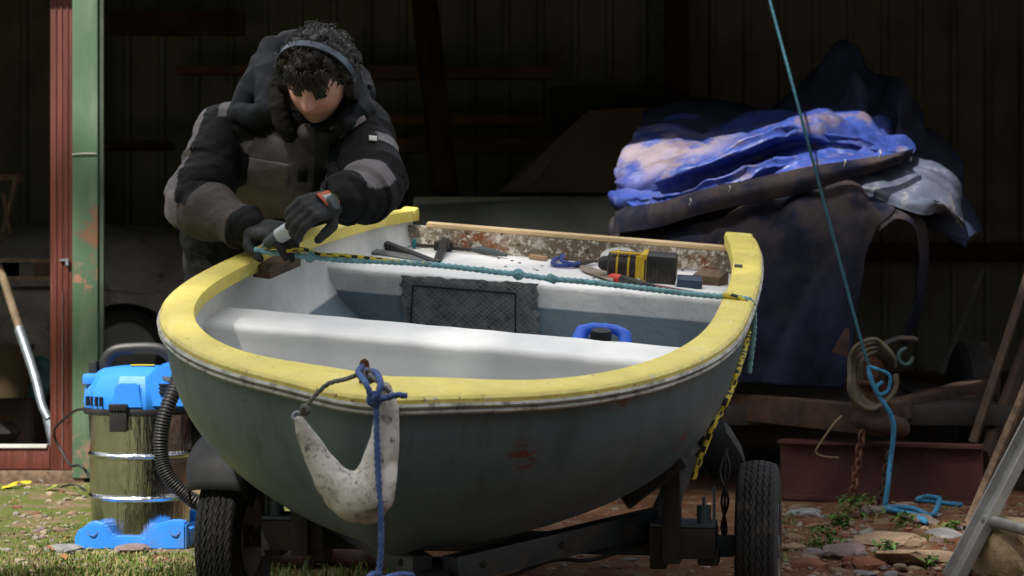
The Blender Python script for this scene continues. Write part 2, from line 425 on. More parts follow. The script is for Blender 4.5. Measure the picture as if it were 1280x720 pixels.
M['inner_paint'] = mat('inner_paint', (.72, .72, .70), .5, var=.12, vs=7, bump=.35, bs=35, bdist=.006, layers=[
    dict(col=(.45, .46, .46), scale=12, lo=.55, hi=.75, amt=.4),
    dict(col=(.10, .10, .10), scale=55, lo=.70, hi=.74, amt=.8),
    dict(col=(.16, .21, .245), scale=1, lo=-1, hi=-.9, axis=2, a0=-.272, a1=-.28)])
M['seat_white'] = mat('seat_white', (.80, .80, .79), .45, var=.06, vs=9, bump=.15, bs=30, layers=[dict(col=(.5, .5, .5), scale=24, lo=.62, hi=.8, amt=.4), dict(col=(.12, .11, .10), scale=60, lo=.72, hi=.75, amt=.8)])
M['yellow'] = mat('yellow', (.72, .60, .13), .48, var=.12, vs=9, bump=.18, bs=40, layers=[
    dict(col=(.78, .70, .30), scale=12, lo=.5, hi=.75, amt=.6), dict(col=(.45, .33, .05), scale=22, lo=.58, hi=.76, amt=.55),
    dict(col=(.10, .08, .05), scale=70, lo=.66, hi=.70, amt=.85), dict(col=(.86, .80, .50), scale=60, lo=.6, hi=.7, amt=.4, stretch=(1, .15, 1)), dict(col=(.38, .30, .08), scale=50, lo=.64, hi=.70, amt=.5, stretch=(.15, 1, 1)), dict(col=(.20, .18, .12), scale=28, lo=.66, hi=.72, amt=.7)])
M['strake'] = mat('strake', (.47, .48, .46), .5, var=.3, vs=20, bump=.3, layers=[dict(col=(.13, .12, .10), scale=30, lo=.5, hi=.65, amt=.85), dict(col=(.62, .62, .6), scale=9, lo=.55, hi=.7, amt=.7)])
dinghy = empty('dinghy', 'small grey fibreglass dinghy with yellow gunwale and white seats on a trailer', 'dinghy', matrix=BM)
from mathutils.bvhtree import BVHTree
m = MB(); m.grid(both(lambda b, y: rib(b, y, 26))); HT = BVHTree.FromPolygons([V(v) for v in m.v], m.f)
def hull_hit(px, py, off=0.0):
    o = BI @ V((0, 0, CH)); d = (BI.to_3x3() @ V(((px - 640) / F, 1, -(py - HY) / F))).normalized(); l = HT.ray_cast(o, d)[0]
    return tuple(l - d * off) if l is not None else None
M['hull_grey'] = mat('hull_grey', (.095, .146, .182), .38, var=.22, vs=2.2, bump=.12, bs=14, bdist=.006, layers=[
    dict(col=(.14, .185, .235), scale=3.2, lo=.48, hi=.75, amt=.5, stretch=(1, 1, 2)),
    dict(col=(.055, .06, .058), scale=26, lo=.60, hi=.78, amt=.6), dict(col=(.17, .19, .20), scale=5, lo=.55, hi=.8, amt=.35, stretch=(7, 7, .5)), dict(col=(.04, .045, .042), scale=3, lo=.5, hi=.75, amt=.5, stretch=(6, 6, .6)), dict(col=(.24, .25, .25), scale=90, lo=.69, hi=.72, amt=.6, stretch=(.3, .3, 2)),
    dict(col=(.13, .028, .025), scale=46, lo=.50, hi=.57, stretch=(.7, .7, 2.4), spot=hull_hit(655, 570), r=.05, soft=.7),
    dict(col=(.14, .06, .06), scale=40, lo=.53, hi=.6, stretch=(1.6, .6, 1), spot=hull_hit(858, 545), r=.06, soft=.7),
    dict(col=(.12, .02, .02), scale=30, lo=.5, hi=.56, stretch=(1, 1, 2.6), spot=hull_hit(775, 486), r=.07, soft=.6, amt=.8)])
hull = m.build('hull', M['hull_grey'], dinghy, auto=None)
m = MB(); m.grid([r[::-1] for r in both(lambda b, y: rib(b, y, 22, .022, -.008))]); m.build('inner_hull', M['inner_paint'], dinghy, auto=None)
# gunwale: a flat capping swept round the rim, wide at the bow
def rim_line(off, dz):
    """rim offset inwards by off(b, y), at height dz"""
    pts = [(-b, y) for b, y in HR[::-1]] + HR[1:]
    out = []
    for i, (x, y) in enumerate(pts):
        a, c_ = pts[max(i - 1, 0)], pts[min(i + 1, len(pts) - 1)]
        tx, ty = c_[0] - a[0], c_[1] - a[1]; l = hypot(tx, ty)
        nx, ny = ty / l, -tx / l                         # left-to-right travel: outward normal
        if abs(x) < 1e-6: nx, ny = 0, -1
        o = off(abs(x), y) * (lerp(1, .55, sstep(1.5, 2.5, y)) if x < 0 else 1); out.append((x - nx * o, y - ny * o, sheer(y) + dz))
    return out
def wid(b, y):
    return .066 + .085 * exp(-(b / .28) ** 2) * exp(-(y / .35) ** 2) + .016 * sstep(1.4, 2.5, y)
prof = [(-.014, -.016), (-.013, -.004), (-.006, .002), (.3, .005), (.8, .005), (.97, .002), (1.0, -.006), (1.0, -.03), (.93, -.034)]
lines = []
for (a, dz) in prof:
    lines.append(rim_line((lambda b, y, a=a: a if abs(a) < .02 else a * wid(b, y)), dz))
rows = [[lines[k][i] for k in range(len(prof))] for i in range(len(lines[0]))]
m = MB(); m.grid([r[::-1] for r in rows]); nq = len(prof) - 1
for k in range(len(m.m)): m.m[k] = 1 if (k % nq) >= nq - 2 else 0
for r in (rows[0], rows[-1]): m.add(r, [tuple(range(len(r)))])
# raised end blocks where the rim meets the transom
for s in (-1, 1):
    ww = .088 if s > 0 else .052; xs = s * (BB * BTR + .008 - ww / 2); zt = sheer(BL)
    m.box((xs, BL - .03, zt + .001), (ww, .06, .022), bev=.009)
M['yellow_worn'] = mat('yellow_worn', (.66, .56, .16), .55, var=.2, vs=20, bump=.4, bs=60, layers=[dict(col=(.10, .085, .06), scale=46, lo=.60, hi=.66, detail=8, amt=.85), dict(col=(.50, .48, .42), scale=22, lo=.60, hi=.68, amt=.7)])
gw = m.build('gunwale', [M['yellow'], M['yellow_worn']], dinghy, auto=40)
# rubbing strake below it
lines = [rim_line(lambda b, y, a=a: a, dz) for a, dz in [(0.0, -.012), (-.016, -.0125), (-.019, -.017), (-.015, -.0225), (-.009, -.023), (-.009, -.0255), (-.015, -.026), (-.0165, -.031), (-.012, -.036), (.004, -.037)]]
m = MB(); m.grid([[l[i] for l in lines][::-1] for i in range(len(lines[0]))]); m.build('rubbing_strake', M['strake'], dinghy, auto=45)
# thwart: a box seat right across
def inner_b(y, z):
    """inner half width at station y and height z"""
    best = .2
    for b, yy in HR:
        r = rib(b, yy, 24, .022, -.008)
        for (x, y_, z_) in r:
            if abs(y_ - y) < .03 and abs(z_ - z) < .03: best = max(best, x)
    return best
def bench(name, y0, y1, z, drop, tilt=0.0, mt=None, z1=None):
    z1 = z if z1 is None else z1
    w0, w1 = inner_b(y0, z) + .012, inner_b(y1, z) + .012
    wl0 = inner_b(y0, z - drop) + .01
    m = MB(); r = .018; n = 24; rows = []
    secs = [(y1, z1, w1), (lerp(y1, y0 + r, .5), lerp(z1, z, .5), lerp(w1, w0, .5))] + [(y0 + r - r * sin(a), z - r + r * cos(a), w0) for a in (0, .4, .8, 1.2, pi / 2)] + [(y0 + .004, lerp(z - r, z - drop, q), inner_b(y0, lerp(z - r, z - drop, q)) + .014) for q in (.12, .25, .37, .5, .62, .75, .87, 1)]
    for y, zz, w_ in secs:
        rows.append([(lerp(-w_, w_, i / n), y + .004 * nz((i * .3, y, zz), 2), zz + .003 * nz((i * .25, y, 5), 3)) for i in range(n + 1)])
    m.grid(rows)
    if isinstance(mt, list):
        for k in range(len(m.m)): m.m[k] = 0 if k // n < 4 else 1
    return m.build(name, mt, dinghy, auto=None)
bench('thwart', .825, .985, -.12, .17, mt=M['seat_white'])
M['stern_riser'] = mat('stern_riser', (.70, .70, .68), .6, var=.14, vs=7, bump=.5, bs=28, bdist=.01, layers=[
    dict(col=(.42, .42, .42), scale=16, lo=.5, hi=.72, amt=.45),
    dict(col=(.16, .21, .245), scale=1, lo=-1, hi=-.9, axis=2, a0=-.262, a1=-.27)])
SEAT_Y, SEAT_Z, SEAT_Y1, SEAT_Z1 = 1.83, -.195, 2.56, -.285
bench('stern_bench', SEAT_Y, SEAT_Y1, SEAT_Z, .33, mt=[M['seat_white'], M['stern_riser']], z1=SEAT_Z1)
# transom
tw = BB * BTR
ribT = rib(tw, BL, 30); poly = [(x, z) for x, y, z in ribT]
poly = [(-x, z) for x, z in poly] + [(x, z) for x, z in poly[::-1][1:]]
cut = sheer(BL) - .045
poly2 = [p for p in poly if p[1] < cut - .002]; xa = tw - .004
poly2 = [(-xa, cut)] + poly2 + [(xa, cut)]
M['bare_transom'] = mat('bare_transom', (.26, .21, .15), .9, var=.45, vs=14, bump=.7, bs=40, bdist=.01, layers=[
    dict(col=(.60, .56, .48), scale=13, lo=.50, hi=.58, detail=8, rg=.75), dict(col=(.10, .075, .05), scale=8, lo=.52, hi=.66, detail=8, amt=.85),
    dict(col=(.62, .60, .55), scale=30, lo=.58, hi=.64, detail=8),
    dict(col=(.17, .13, .09), scale=10, lo=.35, hi=.5, spot=(.02, BL - .06, -.25), r=.24, soft=.6),
    dict(col=(.24, .075, .025), scale=16, lo=.42, hi=.56, detail=8, rg=.75, spot=(-.31, BL - .06, -.245), r=.13, soft=.8),
    dict(col=(.22, .07, .03), scale=16, lo=.42, hi=.56, detail=8, rg=.75, spot=(.42, BL - .06, -.265), r=.08, soft=.8),
    dict(col=(.68, .65, .58), scale=48, lo=.53, hi=.59, detail=8, rg=.8), dict(col=(.05, .035, .025), scale=36, lo=.60, hi=.66, detail=8)])
m = MB(); m.prism(poly2, Matrix.Translation((0, BL - .035, 0)) @ Matrix.Rotation(pi / 2, 4, 'X'), .03); m.build('transom', M['bare_transom'], dinghy, auto=30)
M['new_ply'] = mat('new_ply', (.62, .45, .25), .7, var=.2, vs=20, stretch=(1, 6, 6), bump=.2)
m = MB(); m.box((.012, BL - .033, cut + .008), (2 * tw - .135, .032, .014), bev=.002); m.build('transom_cap', M['new_ply'], dinghy)
# glass mat patch with the hatch line on the riser face
M['glass_mat'] = mat('glass_mat', (.20, .205, .205), .8, var=.4, vs=30, bump=.8, bs=120, bdist=.006, layers=[dict(col=(.045, .047, .047), scale=20, lo=.52, hi=.68, amt=.7), dict(col=(.33, .34, .34), scale=60, lo=.62, hi=.68, amt=.6, stretch=(1, 1, .3), rot=(0, .6, 0))])
def face_pt(px, py, dy=0):                  # the bench's front face seen at a pixel
    o = BI @ V((0, 0, CH)); d = BI.to_3x3() @ V(((px - 640) / F, 1, -(py - HY) / F)); q = o + d * ((SEAT_Y + dy - o.y) / d.y); return q
a, b, c_, d_ = face_pt(501, 344), face_pt(672, 354), face_pt(676, 422), face_pt(503, 408)
m = MB(); n = 40
rows = []
for j in range(17):
    row = []
    for i in range(n + 1):
        u, v_ = i / n, j / 16
        p = a.lerp(b, u).lerp(d_.lerp(c_, u), v_)
        e = 1.0 + .05 * nz((i * .35, j * .35, 0), 1)
        p = p + V(((.016 * nz((j * .5, 1 + i * .02, 0), 1) + .01 * nz((j * 1.3, 4, 0), 1)) * (abs(u - .5) * 2) ** 3, 0, .008 * nz((i * .4, 3, 0), 1) * (v_ < .1)))
        edge = min(u, 1 - u, v_ * 2) * 8
        row.append((p.x, SEAT_Y - .002 - .004 * min(1, edge) - .0025 * nz((i * .6, j * .6, 2), 1), p.z))
    rows.append(row)
m.grid(rows); patch = m.build('glass_mat_patch', M['glass_mat'], dinghy, auto=None)
m = MB()
rnd = random.Random(4)
for sg in (1, -1):                           # the weave shows as a rough crosshatch
    for k in range(-22, 46):
        c0_ = k / 24 + rnd.uniform(-.012, .012); pts = []
        for t in range(7):
            v_ = .06 + .9 * t / 6; u = c0_ + sg * v_ * .45
            if .02 < u < .98 and rnd.random() > .06:
                p = a.lerp(b, u).lerp(d_.lerp(c_, u), v_); pts.append((p.x, SEAT_Y - .0078 + .001 * rnd.random(), p.z))
        if len(pts) > 2: m.tube(pts, .00055, 4)
m.build('loose_strand', mat('glass_strand', (.34, .35, .35), .6, bump=0), patch)
m = MB()
a2, b2, c2, d2 = face_pt(517, 356), face_pt(645, 366), face_pt(645, 416), face_pt(514, 406)
for p, q in ((a2, b2), (b2, c2), (d2, a2)):
    m.tube([(p.x, SEAT_Y - .008, p.z), ((p.x + q.x) / 2, SEAT_Y - .0095, (p.z + q.z) / 2), (q.x, SEAT_Y - .008, q.z)], .0022, 5)
m.build('hatch_seam', mat('seam_black', (.012, .012, .013), .8, bump=0), patch)
# stem fitting at the bow: a rusty eye plate
ey = onb(455, 470, .02)
m = MB(); m.prism([(-.009, -.03), (.009, -.03), (.011, .012), (.006, .026), (-.006, .026), (-.011, .012)], Matrix.Translation((ey.x, ey.y, .03)) @ Matrix.Rotation(pi / 2, 4, 'X') @ Matrix.Rotation(.1, 4, 'Y'), .012, bev=.003)
m.build('stem_eye', M['rust'], dinghy)
# wooden block under the left gunwale; knee at the right quarter
q = onb(348, 333, -.07)
m = MB(); 
wb0, wb1 = onb(335, 340, -.06), onb(368, 326, -.06)
dirv = (wb1 - wb0).normalized(); ang = atan2(dirv.y, dirv.x)
m.box((wb0 + wb1) / 2 + V((-.014, .01, -.0)), ((wb1 - wb0).length + .03, .05, .035), Matrix.Rotation(ang, 3, 'Z'), bev=.003); m.build('packing_block', M['wood_old'], dinghy)
q = onb(900, 345, -.17)
m = MB(); q = onb(888, 352, -.235); m.box((q.x, q.y, -.232), (.085, .10, .05), Matrix.Rotation(-.2, 3, 'Z'), bev=.004); m.build('quarter_knee', M['wood_old'], dinghy)
q = onb(922, 347, sheer(2.0) + .006); m = MB(); m.box((q.x, q.y, sheer(q.y) + .009), (.022, .012, .008), bev=.002); m.build('rowlock_plate', M['galv'], dinghy)
# ================================================================ boat trailer
TRZ = -radians(9)
tr = empty('boat_trailer', 'low two wheeled boat trailer with black tyres carrying the grey dinghy', 'trailer', (-.05, 5.18, 0), TRZ)
TI = (Matrix.Translation((-.05, 5.18, 0)) @ Matrix.Rotation(TRZ, 4, 'Z')).inverted()
def tl(px, py, Y): return TI @ P(px, py, Y)
def tyre_mesh():
    R, W, ri = .21, .104, .105
    m = MB(); n = 384; prof = []
    for k in range(45):                       # across the tread
        x = lerp(-.043, .043, k / 44); prof.append((x, R - .010 * (x / .043) ** 2 * .9, 1))
    side = [(-.049, R - .022, 0), (-.0515, R - .045, 0), (-.050, R - .07, 0), (-.044, ri + .012, 0), (-.040, ri, 0)]
    prof = side[::-1] + prof + [(-x, r, q) for x, r, q in side]
    rings = []
    for j in range(n):
        th = 2 * pi * j / n; ring = []
        tri = abs(((j / 4) % 2) - 1) - .5
        for (x, r, q) in prof:
            if q:
                g = min(abs(x - tri * .005), abs(abs(x) - .015 - tri * .005), abs(abs(x) - .029 - tri * .005))
                r -= .0045 * (1 - sstep(.0008, .0024, g))
                if (j + int(x * 900)) % 8 < 2 and abs(x) > .004: r -= .0028
            ring.append((x, r * cos(th), r * sin(th)))
        rings.append(ring)
    rings.append(rings[0]); m.grid(rings); return m
def rim_mesh():
    m = MB(); Mx = Matrix.Rotation(pi / 2, 4, 'Y')
    m.lathe([(.107, -.045), (.104, -.05), (.098, -.04), (.09, -.02), (.05, -.012), (.03, -.03), (.028, -.05), (.0, -.052)], Mx, 28)
    m.lathe([(.107, .045), (.104, .05), (.098, .04), (.09, .02), (.05, .012), (.03, .03), (.028, .05), (.0, .052)], Mx, 28)
    for k in range(4):
        a = k * pi / 2 + .4; m.cyl((.02, .055 * cos(a), .055 * sin(a)), (.032, .055 * cos(a), .055 * sin(a)), .008, n=6)
    return m
M['rim_grey'] = mat('rim_grey', (.10, .10, .10), .5, .5, layers=[dict(col=(.13, .06, .03), scale=14, lo=.5, hi=.7)])
for i, s in enumerate((-1, 1)):
    wh = link(bpy.data.objects.new('wheel', None)); wh.parent = tr; wh.location = (s * .66, 0, .21); wh.empty_display_size = .1
    if i == 0:
        ty = tyre_mesh().build('tyre', M['rubber'], wh, auto=50); rm = rim_mesh().build('rim', M['rim_grey'], wh, auto=40)
    else:
        for q in (ty, rm):
            c = q.copy(); COL.objects.link(c); c.parent = wh
        wh.rotation_euler = (.4, 0, 0)
M['guard'] = mat('guard', (.028, .030, .033), .62, var=.2, bump=.15, bs=90, layers=[dict(col=(.11, .09, .07), scale=9, lo=.5, hi=.75, amt=.5)])
# left mudguard hugging the hull side of the wheel
m = MB(); rows = []
for i in range(25):
    a = radians(lerp(36, 150, i / 24)); e = min(1, (i + .4) / 4) if i < 4 else 1
    row = []
    for j in range(17):
        u = j / 16 * 2 - 1
        dr = -.028 * abs(u) ** 5 - (.02 * (1 - e) * 2 if i < 4 else 0); ww = .092 * (.86 + .14 * e)
        r = .268 + dr - (.06 if abs(u) > .99 else 0)
        row.append((-.66 + u * ww, -r * cos(a) * 1.0, .21 + r * sin(a)))
    rows.append(row)
m.grid(rows)
o = m.build('mudguard', M['guard'], tr, auto=50); k = o.modifiers.new('t', 'SOLIDIFY'); k.thickness = .005; k.offset = -1
M['trailer_paint'] = mat('trailer_paint', (.024, .033, .040), .55, .2, var=.35, vs=12, layers=[dict(col=(.075, .045, .028), scale=9, lo=.5, hi=.7, amt=.7)])
# axle, A-frame, tongue
m = MB(); m.box((0, .0, .21), (1.2, .05, .05), bev=.004); m.build('axle', M['trailer_paint'], tr)
for s in (-1, 1):
    m = MB(); a = V((s * .42, .02, .27)); b = V((s * .03, -.72, .24)) 
    d = (b - a); q = d.to_track_quat('Y', 'Z').to_matrix(); m.box((a + b) / 2, (.045, d.length, .06), q, bev=.004); m.build('side_rail', M['trailer_paint'], tr)
    m = MB(); a = V((s * .42, .02, .27)); b = V((s * .42, 1.1, .36)); d = (b - a); q = d.to_track_quat('Y', 'Z').to_matrix(); m.box((a + b) / 2, (.045, d.length, .06), q, bev=.004); m.build('side_rail', M['trailer_paint'], tr)
m = MB(); a, b = V((0, -.62, .225)), V((0, -1.75, .045)); d = b - a; q = d.to_track_quat('Y', 'Z').to_matrix(); m.box((a + b) / 2, (.06, d.length, .06), q, bev=.004); m.build('tongue', M['steel_dark'], tr)
m = MB(); m.box(V((0, -.62, .13)), (.07, .07, .24), bev=.004); m.build('front_post', M['steel_dark'], tr)
M['clamp_blue'] = mat('clamp_blue', (.07, .10, .12), .5, .3, var=.3, vs=12)
# hub and suspension units
def unit(s, name):
    m = MB(); c = tl(855, 668, 5.05); c.x = s * abs(c.x)
    m.box(c + V((0, 0, -.015)), (.16, .12, .075), bev=.006); m.box(c + V((-.06 * s, 0, -.055)), (.04, .09, .05), bev=.004); m.box(c + V((.06 * s, 0, -.05)), (.05, .08, .04), bev=.004)
    u = m.build(name, M['steel_dark'], tr)
    m = MB(); m.box(c + V((0, 0, .028)), (.155, .115, .008)); m.cyl(c + V((.05 * s, -.03, .03)), c + V((.05 * s, -.03, .075)), .017, n=16); m.cyl(c + V((.05 * s, -.03, .075)), c + V((.05 * s, -.03, .095)), .004, n=8)
    m.box(c + V((.074 * s, -.02, .07)), (.006, .02, .10)); m.box(c + V((-.045 * s, 0.02, .09)), (.03, .01, .13)); m.build('clamp_plate', M['clamp_blue'], u)
for s in (-1, 1): unit(s, 'suspension_unit')
# bolts along the frame and a wiring loom
for s in (-1, 1):
    for t in (.15, .5, .85):
        c = V((s * .42, .02, .27)).lerp(V((s * .03, -.72, .24)), t); m = MB(); m.cyl(c + V((0, -.02, .0)), c + V((0, -.045, .0)), .011, n=6); m.cyl(c + V((0, -.045, 0)), c + V((0, -.055, 0)), .006, n=8); m.build('bolt', M['steel_dark'], tr)
m = MB(); m.tube(spline([(.40, -.03, .225), (.28, -.22, .20), (.2, -.36, .215), (.1, -.52, .19), (.02, -.64, .2)], 8), .005, 6); m.build('wiring', M['black_plastic'], tr)
# bunk brackets under the bilge
for s in (-1, 1):
    m = MB(); c = tl(840, 642, 5.0); c.x = s * abs(c.x); m.box(c, (.042, .06, .235), bev=.003); m.build('bunk_bracket', M['steel_dark'], tr)
    m = MB(); c = tl(826, 592, 4.98); c.x = s * abs(c.x)
    m.box(c + V((0, .05, .0)), (.17, .5, .035), Matrix.Rotation(-s * .66, 3, 'Y'), bev=.006); m.build('bunk_pad', M['rubber'], tr)
c = tl(897, 562, 5.3)
m = MB(); m.box(c, (.11, .1, .12), Matrix.Rotation(-.5, 3, 'Y') @ Matrix.Rotation(.4, 3, 'X'), bev=.03); m.build('side_roller', M['guard'], tr)
m = MB()
for (dx, sg) in ((0, 1), (6, -1), (12, 1)):
    pts = spline([tl(906 + dx * .3, 560, 5.12), tl(912 - dx, 590, 5.1), tl(902 + dx * .7, 625, 5.08), tl(908 - dx * .5, 660, 5.08), tl(903 + dx, 690, 5.07)], 6); m.tube(pts, .0035, 6)
m.build('brake_cable', M['black_plastic'], tr)

# ================================================================ wet and dry vacuum
VX, VY = (176 - 640) / F * 6.76, 6.76
vac = empty('vacuum_cleaner', 'wet and dry vacuum with blue lid and base and a shiny steel drum', 'vacuum', (VX, VY, 0))
M['blue_plastic'] = mat('blue_plastic', (.03, .22, .72), .42, var=.12, vs=5, bump=.05, bs=120, layers=[dict(col=(.20, .30, .45), scale=11, lo=.55, hi=.8, amt=.35), dict(col=(.16, .13, .09), scale=7, lo=.5, hi=.7, axis=2, a0=.09, a1=.0, amt=.6)])
M['drum_steel'] = mat('drum_steel', (.52, .54, .56), .09, 1, var=.12, vs=3, stretch=(9, 9, .9), bump=.55, bs=3, bdist=.015, rvar=.05, layers=[dict(col=(.25, .21, .16), scale=8, lo=.55, hi=.75, amt=.35, rough=.4)])
def bulge(z): return .166 - .010 * (1 - z / .43)
prof = [(.0, .03), (.150, .03)]
for k in range(41):
    z = lerp(.035, .43, k / 40); r = bulge(z)
    for zb_ in (.158, .293): r += .0045 * exp(-((z - zb_) / .006) ** 2)
    prof.append((r, z))
zs = []
m = MB(); prof2 = [(.0, .03), (.150, .03)]
z = .035
while z < .431:
    r = bulge(z)
    for zb_ in (.158, .293): r += .006 * exp(-((z - zb_) / .0055) ** 2)
    prof2.append((r, z)); z += .0025 if min(abs(z - .158), abs(z - .293)) < .02 else .012
m.lathe(prof2 + [(0, .43)], n=72); m.build('drum', M['drum_steel'], vac, auto=30)
m = MB()
m.lathe([(.168, .424), (.181, .424), (.184, .434), (.181, .444), (.160, .444)], n=64, closed=True); m.build('rim_seal', M['black_plastic'], vac)
# lid: faceted shell
m = MB(); rings = []
def oct_(r, z, n=12, ph=pi / 12, sx=1, ox=0):
    out = []
    for j in range(n):
        a0 = 2 * pi * j / n + ph; out.append((ox + sx * r * cos(a0), r * sin(a0), z))
    return out
for r, z in [(.179, .444), (.183, .462), (.178, .505), (.155, .548), (.118, .570), (.060, .577), (.02, .578)]: rings.append(oct_(r, z))
m.ring_loft(rings)
# front latch boss, right motor lobe, left lobe
m.prism([(-.052, .446), (-.040, .520), (-.030, .527), (.030, .527), (.040, .520), (.052, .446)], Matrix.Translation((-.01, -.150, 0)) @ Matrix.Rotation(pi / 2, 4, 'X'), .06, bev=.006)
m.prism([(.035, .47), (.035, .535), (.085, .585), (.155, .605), (.180, .58), (.180, .47)], Matrix.Translation((0, -.055, 0)) @ Matrix.Rotation(pi / 2, 4, 'X'), .20, bev=.01)
m.prism([(.035, .447), (.035, .52), (.10, .535), (.186, .52), (.186, .447)], Matrix.Translation((0, -.06, 0)) @ Matrix.Rotation(pi / 2, 4, 'X'), .21, bev=.008)
m.box((-.115, -.03, .535), (.12, .10, .035), bev=.01)
lid = m.build('lid', M['blue_plastic'], vac, auto=25)
for k in range(4):
    m = MB(); m.box((-.150 + k * .017, -.1 - k * .0145 - .012, .468), (.006, .012, .03), Matrix.Rotation(-.65, 3, 'Z')); m.build('vent_slot', M['black_plastic'], lid)
for k in range(3): m = MB(); m.box((.105, -.170, .5 + k * .012), (.035, .012, .005)); m.build('vent_slot', M['black_plastic'], lid)
m = MB(); m.prism([(-.03, -.02), (.045, -.014), (.04, .02), (-.035, .02)], Matrix.Translation((.01, -.05, .5802)), .002); m.build('sticker', mat('sticker_yellow', (.62, .48, .04), .4, bump=0), lid)
# black carry handle and clip
m = MB(); m.tube(spline([(-.115, -.02, .54), (-.112, -.02, .585), (-.085, -.02, .622), (-.02, -.02, .632), (.06, -.02, .63), (.10, -.02, .605), (.11, -.02, .57)], 6), .014, 10, flat=1.4); m.build('handle', M['black_plastic'], vac)
m = MB(); m.box((-.148, -.02, .565), (.026, .05, .055), bev=.004); m.box((-.13, -.02, .545), (.05, .05, .014), bev=.003); m.build('accessory_clip', M['black_plastic'], vac)
m = MB(); m.box((-.038, -.183, .412), (.056, .022, .075), bev=.005); m.box((-.038, -.186, .452), (.058, .026, .022), bev=.004)
for k in range(5): m.box((-.058 + k * .010, -.199, .452), (.004, .006, .018))
m.build('latch', M['black_plastic'], vac)
m = MB(); m.lathe([(0.0, -.03), (.036, -.03), (.036, .0), (.028, .012), (.0, .012)], Matrix.Translation((.12, -.14, .555)) @ Matrix.Rotation(1.25, 4, 'X'), 24); m.build('hose_inlet', M['black_plastic'], vac)
# blue foot with corner lobes
m = MB(); sk = [(-.187, .0), (-.187, .05), (-.140, .088), (-.095, .078), (-.068, .042), (.030, .042), (.058, .078), (.125, .092), (.165, .085), (.165, .0)]
for s, yy in ((1, -.145), (-1, .145)): m.prism([(x * s if s > 0 else x, z) for x, z in sk], Matrix.Translation((0.01, yy, .0)) @ Matrix.Rotation(pi / 2, 4, 'X'), .075, bev=.006)
m.box((-.150, 0, .03), (.06, .25, .055), bev=.008); m.box((.150, 0, .03), (.06, .25, .055), bev=.008); m.box((0, 0, .018), (.25, .25, .02))
ft = m.build('foot', M['blue_plastic'], vac, auto=30)
M['blue_dark'] = mat('blue_dark', (.01, .05, .2), .5, bump=0)
for x in (-.13, .13): m = MB(); m.lathe([(.014, 0), (.017, 0), (.017, .003), (.014, .003)], Matrix.Translation((x + .01, -.180, .06)) @ Matrix.Rotation(pi / 2 - .4, 4, 'X'), 20, closed=True); m.build('caster_ring', M['blue_dark'], ft)
hp = [P(226, 462, 6.57), P(221, 480, 6.52), P(209, 510, 6.48), P(202, 540, 6.47), P(202, 570, 6.47), P(210, 595, 6.46), P(228, 615, 6.46), P(250, 630, 6.48), P(285, 640, 6.6)]
hp = [p - vac.location for p in hp]; sp = spline(hp, 40)
m = MB(); m.tube(sp, [.0225 + .0028 * sin(i * 2 * pi / 5) for i in range(len(sp))], 16); m.build('hose', M['black_plastic'], vac, auto=None)
cp = [P(109, 511, 6.72), P(95, 513, 6.8), P(82, 522, 6.9), P(70, 534, 7.0), P(68, 546, 7.05), P(76, 562, 7.05), P(88, 581, 7.0), P(100, 582, 6.95), P(108, 590, 6.95), P(114, 602, 7.0), P(112, 618, 8.2), P(104, 611, 8.45), P(90, 606, 8.6), P(75, 609, 8.5)]
cp = [p - vac.location for p in cp]
m = MB(); m.tube(spline(cp, 8), .0045, 7); m.build('power_cable', M['black_plastic'], vac, auto=None)

# ================================================================ anchor and cords at the bow
YA = 3.97
def pa(px, py, r, dy=0): return (P(px, py, YA + dy), r * YA / F)
m = MB(); m.chain([pa(374, 526, 7.5), pa(380, 538, 11), pa(395, 568, 16), pa(414, 600, 22), pa(443, 622, 31), pa(463, 616, 32), pa(473, 588, 25), pa(481, 550, 19), pa(484, 512, 15), pa(480, 487, 11)])
m.chain([pa(430, 614, 28, .02), pa(460, 632, 24, .02), pa(470, 600, 26, .02)])
me = m.remesh(.004, 8); displace(me, lambda p, n: .0018 * nz(p, 30) + .0006 * nz(p, 90))
M['anchor_white'] = mat('anchor_white', (.55, .54, .50), .55, var=.2, vs=14, bump=.4, bs=70, layers=[
    dict(col=(.24, .22, .18), scale=14, lo=.42, hi=.66, amt=.8), dict(col=(.05, .048, .045), scale=34, lo=.55, hi=.66, amt=.85), dict(col=(.12, .11, .10), scale=90, lo=.56, hi=.64, amt=.6),
    dict(col=(.07, .065, .06), scale=40, lo=.4, hi=.55, spot=tuple(P(482, 615, YA)), r=.035, amt=.8), dict(col=(.8, .8, .78), scale=20, lo=.35, hi=.5, spot=tuple(P(488, 592, YA - .02)), r=.03, amt=.9)])
an = put('anchor', me, M['anchor_white']); tag(an, 'weathered white hook shaped anchor hanging over the dinghy bow', 'anchor')
m = MB(); m.lathe([(.009 + .0035 * cos(a), .0035 * sin(a)) for a in [k * pi / 4 for k in range(8)]], Matrix.Translation(P(372, 521, YA)) @ Matrix.Rotation(1.2, 4, 'X'), 18, closed=True); m.build('tip_ring', M['galv'], an)
M['rope_blue'] = mat('rope_blue', (.05, .10, .27), .8, var=.4, vs=60, bump=.4, bs=250, layers=[dict(col=(.14, .2, .36), scale=40, lo=.5, hi=.7, amt=.6)])
M['rope_teal'] = mat('rope_teal', (.19, .40, .45), .8, var=.35, vs=50, bump=.4, bs=250, layers=[dict(col=(.26, .42, .44), scale=30, lo=.5, hi=.7, amt=.6)])
M['rope_aqua'] = mat('rope_aqua', (.035, .19, .34), .8, var=.35, vs=50, bump=.4, bs=250)
M['cord_grey'] = mat('cord_grey', (.12, .125, .115), .85, var=.4, vs=50, bump=.3)
def rope(mb, pts, r, n=6, tw=160, k=9): return mb.tube(even(spline(pts, n), .0035), r, 12, twist=tw, lobes=3, depth=.2)
